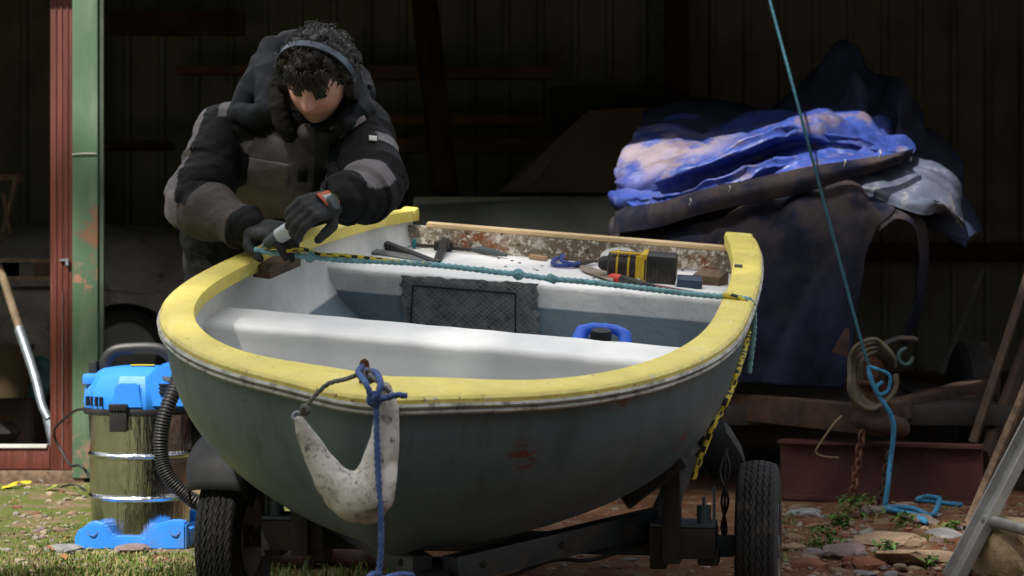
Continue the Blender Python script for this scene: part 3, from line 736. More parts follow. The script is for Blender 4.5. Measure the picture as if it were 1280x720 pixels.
def knot(mb, c, r, rr, seed=0):
    rn = random.Random(seed); c = V(c)
    for q in range(3):
        ax = V((rn.uniform(-1, 1), rn.uniform(-1, 1), rn.uniform(-1, 1))).normalized(); u = ax.orthogonal().normalized(); w_ = ax.cross(u)
        mb.tube([c + (u * cos(a) + w_ * sin(a)) * r + ax * rn.uniform(-.3, .3) * r for a in [k * pi / 6 for k in range(13)]], rr, 7)
YR = 3.93
m = MB()
rope(m, [P(453, 458, 4.1), P(448, 466, 4.05), P(458, 480, YR), P(464, 496, YR - .01), P(470, 505, YR), P(471, 545, YR), P(473, 600, YR), P(476, 650, YR), P(476, 690, YR), P(473, 722, YR), P(474, 735, YR)], .0055)
rope(m, [P(458, 463, 4.08), P(470, 466, 4.02), P(476, 480, YR), P(471, 497, YR - .015)], .0055)
rope(m, [P(463, 498, YR - .012), P(480, 498, YR - .012), P(495, 494, YR - .01), P(508, 495, YR)], .0055)
knot(m, P(468, 499, YR), .011, .0055, 3)
rope(m, [P(474, 718, YR), P(465, 719, YR - .05), P(462, 726, YR - .08), P(480, 724, YR - .12), P(500, 719, YR - .05), P(516, 720, YR)], .006)
o = m.build('mooring_rope', M['rope_blue'], None, auto=None); tag(o, 'dark blue rope knotted at the bow eye and hanging down in front of the hull', 'rope')
m = MB(); rope(m, [P(448, 468, 4.09), P(432, 474, 4.0), P(412, 479, 3.97), P(398, 490, YA), P(384, 506, YA), P(374, 519, YA)], .0042); knot(m, P(382, 512, YA), .008, .0042, 5); knot(m, P(462, 470, 4.04), .012, .004, 8)
rope(m, [P(456, 462, 4.1), P(466, 472, 4.0), P(478, 482, 3.95), P(487, 490, 3.94)], .004)
o = m.build('lashing_cord', M['cord_grey'], None, auto=None); tag(o, 'thin grey cord tying the white anchor tip to the bow eye', 'cord')
# teal rope stretched across the boat
la, lb = BM @ onb(330, 314, .012), BM @ onb(928, 373, sheer(1.35) + .012)
def yx(px): return lerp(la.y, lb.y, (px - 330) / (928 - 330))
px_ = [(318, 312), (335, 315), (360, 318), (388, 321), (430, 325), (480, 327), (530, 330), (580, 335), (620, 340), (648, 343), (690, 348.5), (740, 353), (800, 360), (860, 367), (905, 371), (928, 373)]
pts = [P(x, y, yx(x)) for x, y in px_]
rope_y = lb.y
pts += [P(938, 376, rope_y - .02), P(942, 388, rope_y), P(942, 415, rope_y + .02), P(939, 442, rope_y + .03), P(936, 466, rope_y + .04)]
m = MB(); m.tube(even(spline(pts, 10), .0035), .0068, 12, twist=130, lobes=3, depth=.2)
for x, y in ((388, 321), (648, 343), (690, 348.5)): knot(m, P(x, y, yx(x)), .010, .006, x)
o = m.build('teal_rope', M['rope_teal'], None, auto=None); tag(o, 'faded teal rope stretched from gunwale to gunwale with small knots', 'rope')
M['rope_yellow'] = mat('rope_yellow', (.62, .50, .06), .8, var=.2, vs=60, bump=.3, bs=200)
def check_rope(name, pts, r, label):
    sp = even(spline(pts, 14), .008); m = MB(); m.tube(sp, r, 8); n = 8
    # resample evenly so the flecks keep one size
    d = [0]
    for a, b in zip(sp, sp[1:]): d.append(d[-1] + (V(b) - V(a)).length)
    k = 0
    for i in range(len(sp) - 1):
        for j in range(n):
            ph = int(d[i] / .016); m.m[k] = 1 if ((ph + j // 2) % 2 == 0 and (ph // 2 + j) % 4 != 0) else 0; k += 1
    o = m.build(name, [M['rope_yellow'], M['black_plastic']], None, auto=None); return tag(o, label, 'rope')
drop = []
for py in range(410, 545, 15):               # where the flecked rope lies on the hull side
    for px in range(990, 600, -1):
        h = hull_hit(px - 3, py, .012)
        if h: drop.append(BM @ (V(h) + V((.006, 0, 0)))); break
drop += [drop[-1] + V((-.02, .0, -.05)), drop[-1] + V((-.05, 0, -.13))]
check_rope('flecked_rope', [P(332, 309, yx(332)), P(350, 308, yx(350) + .01), P(364, 313, yx(364)), P(352, 315, yx(352) - .03), P(380, 312, yx(380)), P(398, 318, yx(398)), P(430, 320, yx(430)), P(470, 324, yx(470)), P(505, 328, yx(505)), P(540, 330.5, yx(540))], .006, 'black flecked yellow rope lying along the teal rope near the grinder')
check_rope('flecked_rope', [P(905, 369, rope_y - .02), P(918, 371, rope_y - .04), P(932, 378, rope_y - .04), P(940, 386, rope_y - .02)] + drop, .0075, 'black and yellow rope hanging down the outside of the right gunwale')
# ================================================================ unseen trees added behind the camera to shade the yard
M['leaf'] = mat('leaf', (.07, .11, .03), .6, var=.5, vs=1.2, bump=0)
M['bark'] = mat('bark', (.10, .075, .055), .9, var=.5, vs=8, bump=.6, bs=20)
def leaf_cloud(name, blobs, n, size, parent, seed=0, m=None):
    rn = random.Random(seed); vs, fs = [], []
    tot = sum(b[1] * b[2] * b[3] for b in blobs) if len(blobs[0]) > 3 else 1
    for c, rx, ry, rz in blobs:
        k = int(n * rx * ry * rz / tot)
        for _ in range(k):
            while True:
                p = V((rn.uniform(-1, 1), rn.uniform(-1, 1), rn.uniform(-1, 1)))
                if p.length < 1 and p.length > rn.random() * .75: break
            q = V(c) + V((p.x * rx, p.y * ry, p.z * rz))
            u = V((rn.gauss(0, 1), rn.gauss(0, 1), rn.gauss(0, .5))).normalized(); w_ = u.orthogonal().normalized(); w_ = Quaternion(u, rn.uniform(0, 6.3)) @ w_
            s_ = size * rn.uniform(.6, 1.3); b = len(vs)
            vs += [q - u * s_, q + w_ * s_ * .45, q + u * s_, q - w_ * s_ * .45]; fs.append((b, b + 1, b + 2, b + 3))
    me = bpy.data.meshes.new(name); me.from_pydata(vs, [], fs); return put(name, me, m or M['leaf'], parent, False)
def trunk(parent, limbs):
    m = MB()
    for pts, r0, r1 in limbs:
        sp = spline(pts, 6); m.tube(sp, [lerp(r0, r1, i / (len(sp) - 1)) for i in range(len(sp))], 10)
    return m.build('trunk', M['bark'], parent, auto=None)
# added unseen tree: leaves set along the sun rays to shade boat and yard
ct = empty('added_shade_tree', 'unseen tall broadleaf tree added to keep the sun off the boat and yard', 'tree', (-8.4, -7.5, 0))
CT = V((-8.4, -7.5, 0))
rn = random.Random(5); blobs = []
for i in range(280):
    x, y = rn.uniform(-3.1, 1.0), rn.uniform(-9, 4.75)
    if (x < -2.6 and y > 3.2) or y > 4.3: continue
    blobs.append((V((x - 3.36, y - 5.82, 14 + rn.uniform(-.25, .35))) - CT, .5, .5, .22))
leaf_cloud('crown', blobs, 48000, .085, ct, 3)
leaf_cloud('shade_leaves', [(V((x_ * .5 - 6.3, -1.26, 14)) - CT, .4, .2, .1) for x_ in range(9)], 3000, .07, ct, 6)  # leaf band added to keep the sun off the canvas front
leaf_cloud('shade_leaves', [(V((-7.2, -.60, 14)) - CT, .5, .11, .1), (V((-7.5, -1.05, 14)) - CT, .3, .12, .1), (V((-7.05, -1.3, 14)) - CT, .25, .1, .1), (V((-7.9, -3.3, 14)) - CT, .3, .3, .1), (V((-7.3, -4.4, 14)) - CT, .3, .4, .1), (V((-8.3, -4.2, 14)) - CT, .25, .3, .1)], 900, .07, ct, 4)  # leaf clumps added to dapple the green post and left ground
trunk(ct, [([(0, 0, -.1), (.1, .1, 4), (.2, .3, 8), (1.0, 1.0, 11.5), (2.4, 2.2, 13.4), (4.6, 4.0, 14)], .36, .06), ([(.2, .3, 8), (.3, -.4, 11), (.2, -.9, 15)], .18, .04), ([(1, 1, 11.5), (2.6, .8, 13.5), (5.4, .6, 14)], .14, .03), ([(2.4, 2.2, 13.4), (3.4, 4, 13.9), (4, 6, 14)], .1, .03)])
# unseen tree belt, added to cut the low skylight into the shed
def belt_tree(seed):
    t = empty('added_belt_tree', 'unseen bushy tree in the belt added to cut low skylight into the shed', 'tree', (0, 0, 0), group='trees facing the shed')
    rn = random.Random(seed); bl = []
    for k in range(26):
        a = rn.uniform(0, 6.3); r = rn.uniform(0, 2.2); z = rn.uniform(1.0, 9.5); sc = 1 - abs(z - 4.5) / 9
        bl.append(((r * cos(a) * sc, r * sin(a) * sc, z), 1.3 * sc + .5, 1.3 * sc + .5, 1.1))
    leaf_cloud('crown', bl, 5200, .26, t, seed); trunk(t, [([(0, 0, -.1), (.1, 0, 3), (0, .1, 8)], .2, .05)]); return t
bt = belt_tree(8)
for i in range(15):
    o = bt if i == 0 else copy_tree(bt)
    a = lerp(-1.75, 1.75, i / 14) + .05 * sin(i * 3); R_ = 12.5 + 2 * sin(i * 2.1)
    o.location = (R_ * sin(a), 1 - R_ * cos(a), 0); o.rotation_euler = (0, 0, i * 1.7); q = .9 + .25 * abs(sin(i * 1.3)); o.scale = (q, q, q)

# ================================================================ covered boat and its trailer at the right
CREASE = dict(col=(.10, .075, .055), scale=7, lo=.5, hi=.75, amt=.55, stretch=(1, 1, 2.5))
M['tarp_blue'] = mat('tarp_blue', (.032, .058, .25), .38, var=.25, vs=9, bump=.35, bs=45, bdist=.006, layers=[
    dict(col=(.27, .22, .23), scale=4, lo=.36, hi=.54, amt=.85, spot=(.66, 9.0, 1.46), r=.40, soft=.6), dict(col=(.16, .12, .11), scale=5, lo=.54, hi=.66, amt=.7, stretch=(1, 1, 2)), dict(col=(.17, .19, .36), scale=14, lo=.52, hi=.72, amt=.6)])
M['canvas_navy'] = mat('canvas_navy', (.010, .014, .036), .8, spec=.15, var=.4, vs=5, bump=.4, bs=80, bdist=.004, layers=[
    dict(col=(.055, .040, .032), scale=5, lo=.36, hi=.6, amt=.85, axis=2, a0=.7, a1=1.2), dict(col=(.022, .020, .024), scale=7, lo=.5, hi=.75, amt=.5), dict(col=(.09, .085, .08), scale=26, lo=.66, hi=.74, amt=.5)])
M['canvas_dark'] = mat('canvas_dark', (.026, .036, .075), .8, spec=.15, var=.4, vs=5, bump=.4, bs=60, bdist=.004, layers=[dict(col=(.035, .03, .028), scale=6, lo=.5, hi=.72, amt=.6)])
M['tarp_pale'] = mat('tarp_pale', (.085, .10, .15), .5, var=.45, vs=9, bump=.4, bs=50, layers=[dict(col=(.06, .07, .09), scale=7, lo=.48, hi=.65, amt=.8), dict(col=(.30, .28, .25), scale=9, lo=.55, hi=.7, amt=.8)])
def sheet(rows, n, name, m, parent, fold=.03, fs=5, ang=.4, seed=0, thick=.004, hem=None):
    """rows of (px, py, Y) -> a smooth crumpled sheet of cloth"""
    W = [[tuple(P(*q)) for q in r] for r in rows]
    W = [spline(r, n) for r in W]
    cols = list(zip(*W)); cols = [spline(c, n) for c in cols]
    rows3 = [list(r) for r in zip(*cols)]
    mb = MB(); mb.grid(rows3); me = mb.mesh(name)
    ca, sa = cos(ang), sin(ang)
    def fn(p, nrm):
        a_, b_ = p.x * ca + p.z * sa, -p.x * sa + p.z * ca
        q = (a_ * .22, b_ * 1.3, p.y * .7)
        wq = (q[0] + .03 * nz(p, 6, seed), q[1] + .03 * nz(p, 6, seed + 3), q[2])
        r = crease(wq, fs, seed); r2 = crease((a_ * .8 + .02 * nz(p, 12), b_ * 1.2, p.y), fs * 2.3, seed + 9)
        return fold * 1.0 * r + fold * .14 * r2 + fold * .06 * nz(p, 40, seed) - fold * .5
    me.update(); displace(me, fn)
    o = put(name, me, m, parent, True); k = o.modifiers.new('t', 'SOLIDIFY'); k.thickness = thick; return o
cover = empty('boat_cover', 'dark navy canvas boat cover with an arched opening and stitched hem', 'cover')
def r_(ys, xs, Ys): return [(x, y, Y) for x, y, Y in zip(xs, ys, Ys)]
sheet([
    [(800, 262, 9.5), (850, 252, 9.2), (905, 240, 9.0), (960, 226, 8.9), (1020, 218, 8.8), (1075, 222, 8.8), (1118, 240, 8.8)],
    [(768, 275, 9.0), (830, 266, 8.75), (900, 254, 8.5), (960, 242, 8.4), (1020, 231, 8.35), (1075, 240, 8.35), (1118, 263, 8.42)],
    [(766, 305, 8.9), (830, 300, 8.5), (900, 292, 8.3), (960, 282, 8.22), (1020, 275, 8.18), (1068, 285, 8.2), (1096, 292, 8.3)],
    [(775, 360, 8.8), (835, 352, 8.45), (900, 345, 8.25), (960, 340, 8.16), (1020, 338, 8.12), (1060, 342, 8.15), (1082, 345, 8.22)],
    [(785, 420, 8.7), (840, 418, 8.4), (900, 415, 8.2), (960, 412, 8.12), (1015, 412, 8.08), (1052, 412, 8.12), (1072, 412, 8.18)],
    [(800, 474, 8.6), (850, 476, 8.35), (905, 479, 8.2), (955, 480, 8.13), (1010, 484, 8.1), (1045, 486, 8.12), (1062, 482, 8.16)]],
    11, 'front_panel', M['canvas_navy'], cover, .042, 3.6, 1.25, 2)
sheet([[(1108, 262, 8.42), (1125, 262, 8.45), (1142, 268, 8.5), (1158, 285, 8.6), (1160, 330, 8.7), (1152, 385, 8.7), (1132, 432, 8.65)],
       [(1098, 290, 8.3), (1118, 274, 8.36), (1136, 280, 8.42), (1146, 300, 8.5), (1148, 335, 8.58), (1142, 385, 8.6), (1124, 428, 8.58)]], 8, 'opening_edge', M['canvas_navy'], cover, .008, 5, .2, 4)
sheet([[(1040, 205, 9.2), (1090, 196, 9.2), (1130, 196, 9.2), (1165, 202, 9.1), (1190, 218, 9.05), (1203, 240, 9.05)],
       [(1052, 212, 8.75), (1090, 205, 8.75), (1130, 206, 8.75), (1162, 213, 8.75), (1190, 230, 8.75), (1206, 262, 8.8)],
       [(1050, 226, 8.5), (1085, 226, 8.45), (1120, 234, 8.45), (1150, 243, 8.45), (1180, 252, 8.5), (1206, 285, 8.65)],
       [(1055, 240, 8.46), (1090, 246, 8.42), (1120, 258, 8.42), (1148, 268, 8.45), (1170, 266, 8.55), (1200, 278, 8.7)]], 14, 'rear_flap', M['tarp_pale'], cover, .03, 5, -.5, 6)
sheet([[(1150, 262, 8.9), (1175, 258, 8.9), (1205, 270, 8.95)], [(1150, 285, 8.8), (1180, 290, 8.8), (1212, 302, 8.85)]], 8, 'lower_flap', M['canvas_dark'], cover, .012, 6, .2, 3)
sheet([[(803, 138, 9.9), (840, 128, 9.95), (880, 124, 10), (925, 128, 10), (965, 140, 10)],
       [(801, 160, 9.45), (840, 158, 9.4), (880, 158, 9.4), (925, 160, 9.4), (965, 150, 9.45)],
       [(798, 190, 9.3), (840, 190, 9.25), (880, 192, 9.2), (925, 180, 9.2), (965, 165, 9.25)]], 8, 'back_flap', M['canvas_dark'], cover, .012, 3, .1, 8)
# hem band with stitches
hl = [(768, 286, 8.82), (822, 279, 8.46), (880, 262, 8.30), (940, 249, 8.24), (1000, 236, 8.22), (1055, 220, 8.26), (1105, 206, 8.36), (1142, 190, 8.5)]
hb = sheet([[(x + 1, y - (26 if i < 5 else 26 - (i - 4) * 7), Y + .03) for i, (x, y, Y) in enumerate(hl)], [(x, y - (12 if i < 5 else 12 - (i - 4) * 3), Y - .02) for i, (x, y, Y) in enumerate(hl)], [(x - 2, y + 6, Y) for x, y, Y in hl]], 8, 'hem_band', M['canvas_navy'], cover, .008, 5, .3, 1)
M['thread'] = mat('thread', (.35, .34, .32), .8, bump=0)
for (x, y) in ((847, 257), (863, 252), (912, 236), (915, 241), (942, 231), (1003, 214), (1056, 203), (1100, 192)):
    m = MB(); yy = 8.40 if x < 860 else 8.26; m.tube([P(x, y - 4, yy), P(x + 1, y, yy - .02), P(x - 1, y + 5, yy - .01)], .0028, 5); m.build('stitch', M['thread'], hb)
tp = empty('tarpaulin', 'crumpled bright blue tarpaulin with dusty patches lying over the dark cover', 'tarpaulin')
sheet([
    [(815, 152, 9.75), (850, 148, 9.7), (900, 150, 9.6), (950, 146, 9.5), (1000, 140, 9.45), (1050, 140, 9.4), (1100, 152, 9.3), (1146, 178, 9.2)],
    [(788, 168, 9.2), (835, 160, 9.15), (885, 166, 9.1), (940, 158, 9.08), (985, 140, 9.05), (1020, 132, 9.0), (1085, 148, 9.0), (1146, 182, 9.0)],
    [(766, 200, 9.0), (820, 196, 8.85), (880, 192, 8.78), (935, 168, 8.75), (985, 150, 8.75), (1020, 148, 8.78), (1085, 165, 8.8), (1145, 187, 8.88)],
    [(764, 226, 8.92), (822, 224, 8.68), (882, 204, 8.58), (938, 180, 8.55), (985, 164, 8.58), (1018, 170, 8.66), (1080, 178, 8.74), (1143, 190, 8.82)],
    [(766, 238, 8.94), (826, 240, 8.74), (890, 222, 8.74), (940, 199, 8.74), (985, 182, 8.74), (1018, 180, 8.72), (1080, 183, 8.74), (1141, 192, 8.8)],
    [(763, 244, 8.84), (812, 250, 8.56), (880, 236, 8.50), (935, 214, 8.48), (985, 194, 8.52), (1020, 186, 8.58), (1080, 187, 8.66), (1140, 193, 8.74)],
    [(768, 258, 8.9), (815, 262, 8.6), (882, 242, 8.54), (938, 224, 8.52), (985, 208, 8.5), (1022, 198, 8.52), (1080, 190, 8.58), (1139, 194, 8.66)],
    [(775, 268, 8.86), (822, 268, 8.5), (880, 250, 8.38), (940, 234, 8.32), (1000, 219, 8.32), (1055, 204, 8.36), (1100, 193, 8.44), (1139, 194, 8.56)]],
    15, 'folded_sheet', M['tarp_blue'], tp, .065, 4.6, .42, 5)
heap = empty('dark_tarpaulin', 'nearly black tarpaulin heaped in tall folds on top of the covered boat', 'tarpaulin')
sheet([
    [(965, 150, 10.3), (995, 110, 10.3), (1030, 72, 10.2), (1062, 66, 10.2), (1095, 85, 10.2), (1130, 105, 10.2), (1158, 150, 10.1), (1188, 195, 10.0), (1212, 240, 9.9), (1224, 290, 9.8)],
    [(960, 160, 9.8), (1000, 118, 9.8), (1040, 66, 9.75), (1064, 62, 9.7), (1098, 90, 9.75), (1128, 100, 9.6), (1155, 150, 9.6), (1182, 195, 9.55), (1206, 240, 9.5), (1220, 292, 9.4)],
    [(965, 168, 9.5), (1010, 140, 9.5), (1045, 100, 9.55), (1070, 95, 9.35), (1090, 125, 9.55), (1128, 120, 9.3), (1142, 165, 9.45), (1165, 200, 9.3), (1196, 245, 9.25), (1216, 300, 9.2)],
    [(975, 175, 9.4), (1015, 155, 9.3), (1050, 138, 9.35), (1080, 140, 9.15), (1095, 155, 9.35), (1125, 155, 9.1), (1140, 185, 9.25), (1160, 210, 9.1), (1185, 255, 9.1), (1206, 305, 9.1)],
    [(985, 190, 9.3), (1020, 180, 9.2), (1055, 170, 9.2), (1085, 175, 9.1), (1105, 185, 9.2), (1130, 190, 9.05), (1140, 205, 9.1), (1155, 225, 9.0), (1178, 265, 9.0), (1200, 312, 9.05)]],
    13, 'heaped_sheet', M['canvas_dark'], heap, .075, 3.6, 1.2, 7)
# the trailer under it: drawbar, coupling, winch post
bt_ = empty('cradle_trailer', 'rusty brown trailer with drawbar and coupling under the covered boat', 'trailer')
a, b = P(905, 505, 8.35), P(1108, 527, 7.74)
def beam(name, a, b, w_, h_, m, parent, bev=.006, roll=0):
    d = V(b) - V(a); q = d.to_track_quat('Y', 'Z').to_matrix() @ Matrix.Rotation(roll, 3, 'Y')
    mb = MB(); mb.box((V(a) + V(b)) / 2, (w_, d.length, h_), q, bev=bev); return mb.build(name, m, parent)
beam('drawbar', a, b, .09, .105, M['rust_dark'], bt_)
beam('drawbar', P(1240, 480, 9.3), P(1085, 522, 7.85), .08, .08, M['rust_dark'], bt_)
m = MB(); ce = P(1112, 531, 7.68)
m.chain([(ce + V((-.10, .05, .015)), .036), (ce + V((.0, 0, .0)), .042), (ce + V((.035, -.02, -.01)), .038)]); me = m.remesh(.006, 6); put('coupling', me, M['rust_dark'], bt_)
m = MB(); m.prism([(-.075, 0), (.08, 0), (.045, .20), (.0, .235), (-.045, .16)], Matrix.Translation(P(1088, 520, 7.78)) @ Matrix.Rotation(pi / 2, 4, 'X') @ Matrix.Rotation(-.12, 4, 'Y'), .05, bev=.004)
m.cyl(P(1083, 465, 7.72), P(1083, 465, 7.84), .045, n=24); m.cyl(P(1072, 478, 7.7), P(1100, 480, 7.74), .009, n=10); m.build('winch_post', M['rust'], bt_)
m = MB(); m.prism([(-.03, 0), (.03, -.02), (.035, .09), (.02, .09)], Matrix.Translation(P(1050, 440, 7.95)) @ Matrix.Rotation(pi / 2, 4, 'X'), .012); m.build('gusset', M['rust_dark'], bt_)
m = MB(); m.box(P(985, 500, 9.2), (1.5, 2.0, .08), bev=.005); m.build('bed_frame', M['steel_dark'], bt_)
for x in (770, 1215):
    m = MB(); q = P(x, 560, 9.6); m.lathe([(.12, -.07), (.24, -.075), (.28, -.05), (.285, 0), (.28, .05), (.24, .075), (.12, .07)], Matrix.Translation((q.x, 9.6, .285)) @ Matrix.Rotation(pi / 2, 4, 'Y'), 40, closed=True); m.build('tyre', M['rubber'], bt_)
M['steel_teal'] = mat('steel_teal', (.05, .085, .09), .55, .3); m = MB()
m.tube(spline([P(1090, 440, 7.82), P(1118, 425, 7.85), P(1140, 424, 7.85), P(1146, 426, 7.85)], 4), .012, 8); m.build('winch_handle', M['steel_dark'], bt_)
m = MB(); m.tube([P(1132 + 9 * cos(t * .6), 446 + 10 * sin(t * .6), 7.82) for t in range(9)], .008, 8); m.build('shackle', M['steel_teal'], bt_)
# coil of old hose on the post
m = MB()
for k in range(4):
    cx, cy, rx, ry = 1090 + k * 2.2, 468 + k * 2, 30 - k * 2.5, 44 - k * 3.5
    m.tube([P(cx + rx * cos(t * pi / 14) + 2 * sin(t), cy + ry * sin(t * pi / 14), 7.66 + .02 * k + .01 * sin(t * .9 + k)) for t in range(27)], .009, 8)
o = m.build('hose_coil', mat('hose_tan', (.12, .095, .065), .8, var=.4, vs=20), None, auto=None); tag(o, 'coil of dull tan hose hung over the rusty winch post', 'hose')
def chain(p0, p1, n, label, m_):
    mb = MB(); p0, p1 = V(p0), V(p1); d = (p1 - p0) / n; L = d.length
    for i in range(n):
        c = p0 + d * (i + .5) + V((.004 * sin(i * 2.1), .004 * cos(i * 1.3), 0)); t = d.normalized(); u = (t.orthogonal().normalized()); u = Quaternion(t, pi / 2 * (i % 2) + .3) @ u
        mb.tube([c + t * (L * .72) * cos(a) + u * L * .42 * sin(a) for a in [k * pi / 7 for k in range(15)]], .0052, 7)
    o = mb.build('chain', m_, None, auto=None); return tag(o, label, 'chain')
chain(P(1078, 540, 7.66), P(1064, 628, 7.62), 10, 'rusty chain hanging to the ground from under the coupling, beside the beam middle', M['rust'])
chain(P(1112, 566, 7.66), P(1098, 634, 7.62), 8, 'shorter rusty chain hanging behind the bright blue rope against the steel beam', M['rust_dark'])
m = MB(); rope(m, [P(1052, 520, 7.66), P(1042, 530, 7.6), P(1024, 556, 7.58), P(1020, 566, 7.58), P(1032, 571, 7.58), P(1048, 572, 7.6)], .003); o = m.build('twine', mat('twine', (.22, .16, .09), .9), None, auto=None); tag(o, 'loose end of straw coloured twine hanging off the rusty drawbar', 'twine')
def gq(px, py, up): Y = min(7.58, G(px, py).y); p = P(px, py, Y); return V((p.x, Y, max(p.z, gz(p.x, Y) + .014) + up * .3))
M['rope_slate'] = mat('rope_slate', (.018, .075, .105), .8, var=.35, vs=50, bump=.4, bs=250)
# bright blue rope: from the eaves down to the coupling, then in a coil on the stones
m = MB(); rope(m, [P(940, -78, 8.3), P(962, 0, 8.25), P(1010, 178, 8.0), P(1052, 335, 7.75), P(1078, 432, 7.6), P(1086, 458, 7.58)], .0058, 8, 140)
o = m.build('mooring_rope', M['rope_slate'], None, auto=None); tag(o, 'thin dull teal line running from the eaves down to the trailer coupling', 'rope')
m = MB(); rope(m, [P(1086, 458, 7.58), P(1098, 462, 7.55), P(1112, 470, 7.55), P(1110, 488, 7.55), P(1099, 493, 7.55), P(1096, 484, 7.55), P(1104, 477, 7.55)], .0062); 
rope(m, [P(1086, 458, 7.58), P(1088, 472, 7.57), P(1096, 490, 7.56), P(1106, 506, 7.55), P(1114, 520, 7.55), P(1117, 540, 7.55), P(1113, 575, 7.55), P(1110, 605, 7.5), P(1106, 636, 7.5), gq(1110, 641, .012), gq(1140, 648, .02), gq(1165, 652, .015), gq(1174, 640, .04), gq(1172, 628, .05), gq(1158, 626, .05), gq(1146, 636, .03), gq(1156, 641, .02), gq(1178, 642, .015), gq(1202, 644, .015)], .0085)
rope(m, [gq(1106, 649, .012), gq(1128, 650, .02), gq(1148, 654, .02), gq(1157, 660, .012), gq(1145, 655, .02)], .0085)
o = m.build('mooring_rope', M['rope_aqua'], None, auto=None); tag(o, 'bright sky blue rope knotted at the winch post and coiled on the stones below', 'rope')
# red brown steel beam on the ground
M['beam_red'] = mat('beam_red', (.075, .026, .022), .6, .1, var=.35, vs=5, bump=.25, bs=40, layers=[dict(col=(.10, .075, .06), scale=9, lo=.55, hi=.75, amt=.6), dict(col=(.03, .02, .018), scale=6, lo=.5, hi=.7, amt=.5)])
a, b = G(972, 627), G(1226, 637); d = b - a
m = MB(); hf = .225
sec = [(-.05, 0), (.05, 0), (.05, .011), (.006, .016), (.006, hf - .016), (.05, hf - .011), (.05, hf), (-.05, hf), (-.05, hf - .011), (-.006, hf - .016), (-.006, .016), (-.05, .011)]
q = d.to_track_quat('X', 'Z').to_matrix()
nrm = q @ V((0, 1, 0))
m.ring_loft([[a + nrm * (s + .05) + V((0, 0, z + .01)) for s, z in sec], [b + nrm * (s + .05) + V((0, 0, z + .01)) for s, z in sec]])
o = m.build('steel_beam', M['beam_red'], None, auto=20); tag(o, 'dark red painted steel beam lying on the ground under the drawbar', 'beam')
# aluminium ladder at the right edge
M['alu'] = mat('alu', (.34, .34, .33), .48, .55, var=.25, vs=9, bump=.15, bs=80, layers=[dict(col=(.20, .18, .15), scale=12, lo=.52, hi=.72, amt=.6), dict(col=(.6, .58, .55), scale=40, lo=.7, hi=.74, amt=.6)])
lad = empty('ladder', 'grey aluminium ladder leaning at the right edge, its rung end nearest', 'ladder')
f0 = V((1.265, 5.93, .0)); f1 = f0 + V((.62, .35, 1.0)) * 2.2
g0 = f0 + V((.10, -.42, 0)); dv = (f1 - f0)
def rail(p, q):
    d = (q - p); R = d.to_track_quat('Z', 'Y').to_matrix(); mb = MB()
    mb.box((p + q) / 2, (.066, .006, d.length), R); mb.box((p + q) / 2 + R @ V((-.030, .015, 0)), (.006, .026, d.length), R); mb.box((p + q) / 2 + R @ V((.030, .015, 0)), (.006, .026, d.length), R); return mb
rail(f0, f1).build('rail', M['alu'], lad, smooth=False); rail(g0, g0 + dv).build('rail', M['alu'], lad, smooth=False)
for k in range(8):
    t = .075 + k * .125; m = MB(); m.cyl(f0 + dv * t + V((0, .01, 0)), g0 + dv * t, .0165, n=16); m.build('rung', M['alu'], lad)
# planks and sheets leaning behind it
def lean(name, a, b, w_, t_, m_, label, cat, roll=0, group=None):
    o = beam(name, a, b, w_, t_, m_, None, .003, roll); return tag(o, label, cat, group)
lean('plank', G(1207, 664) + V((0, 0, .0)), P(1330, 372, 7.5), .022, .075, M['wood_old'], 'narrow brown plank leaning just behind the aluminium ladder', 'plank', .5)
M['grey_dull'] = mat('grey_dull', (.07, .07, .07), .6, .2)
M['sheet_dark'] = mat('sheet_dark', (.022, .022, .022), .55, .2, var=.4, vs=4)
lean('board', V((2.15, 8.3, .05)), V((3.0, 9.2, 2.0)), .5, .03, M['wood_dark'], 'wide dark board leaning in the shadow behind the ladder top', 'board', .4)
lean('metal_strip', P(1176, 468, 10.0), P(1230, 335, 10.3), .022, .012, M['grey_dull'], 'thin grey metal strip leaning in the dark right of the covered boat', 'strip', .4)
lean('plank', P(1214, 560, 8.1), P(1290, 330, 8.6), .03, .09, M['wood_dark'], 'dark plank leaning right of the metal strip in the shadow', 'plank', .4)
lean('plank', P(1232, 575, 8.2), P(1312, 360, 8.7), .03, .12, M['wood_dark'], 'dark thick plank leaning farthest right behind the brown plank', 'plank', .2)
m = MB(); m.box(P(1163, 520, 8.9), (.20, .2, .21), bev=.01); m.box(P(1163, 488, 8.9), (.21, .21, .014), bev=.004); o = m.build('crate', M['sheet_dark'], None); tag(o, 'square black plastic crate behind the steel beam and coupling', 'crate')
# ================================================================ things lying on the stern bench
def seat_z(y): return lerp(SEAT_Z, SEAT_Z1, (y - SEAT_Y) / (SEAT_Y1 - SEAT_Y))
def ons(px, py, up=0.0):
    o = BI @ V((0, 0, CH)); d = BI.to_3x3() @ V(((px - 640) / F, 1, -(py - HY) / F)); k = (SEAT_Z1 - SEAT_Z) / (SEAT_Y1 - SEAT_Y)
    t = (SEAT_Z - k * SEAT_Y + up + k * o.y - o.z) / (d.z - k * d.y); q = o + d * t
    if q.y > BL - .10: t = (BL - .10 - o.y) / d.y; q = o + d * t; q.z = seat_z(q.y) + up
    return q
M['grey_metal'] = mat('grey_metal', (.16, .17, .17), .5, .3, var=.3, vs=15)
M['teal_pad'] = mat('teal_pad', (.03, .22, .27), .55, bump=0)
M['grip_dark'] = mat('grip_dark', (.045, .06, .062), .55, var=.2, bump=.1)
def thing_b(name, label, cat, p, group=None): return empty(name, label, cat, matrix=BM @ Matrix.Translation(p), group=group)
c0 = ons(530, 315)
cl = thing_b('bar_clamp', 'black bar clamp with teal pads lying on the white stern bench', 'clamp', c0)
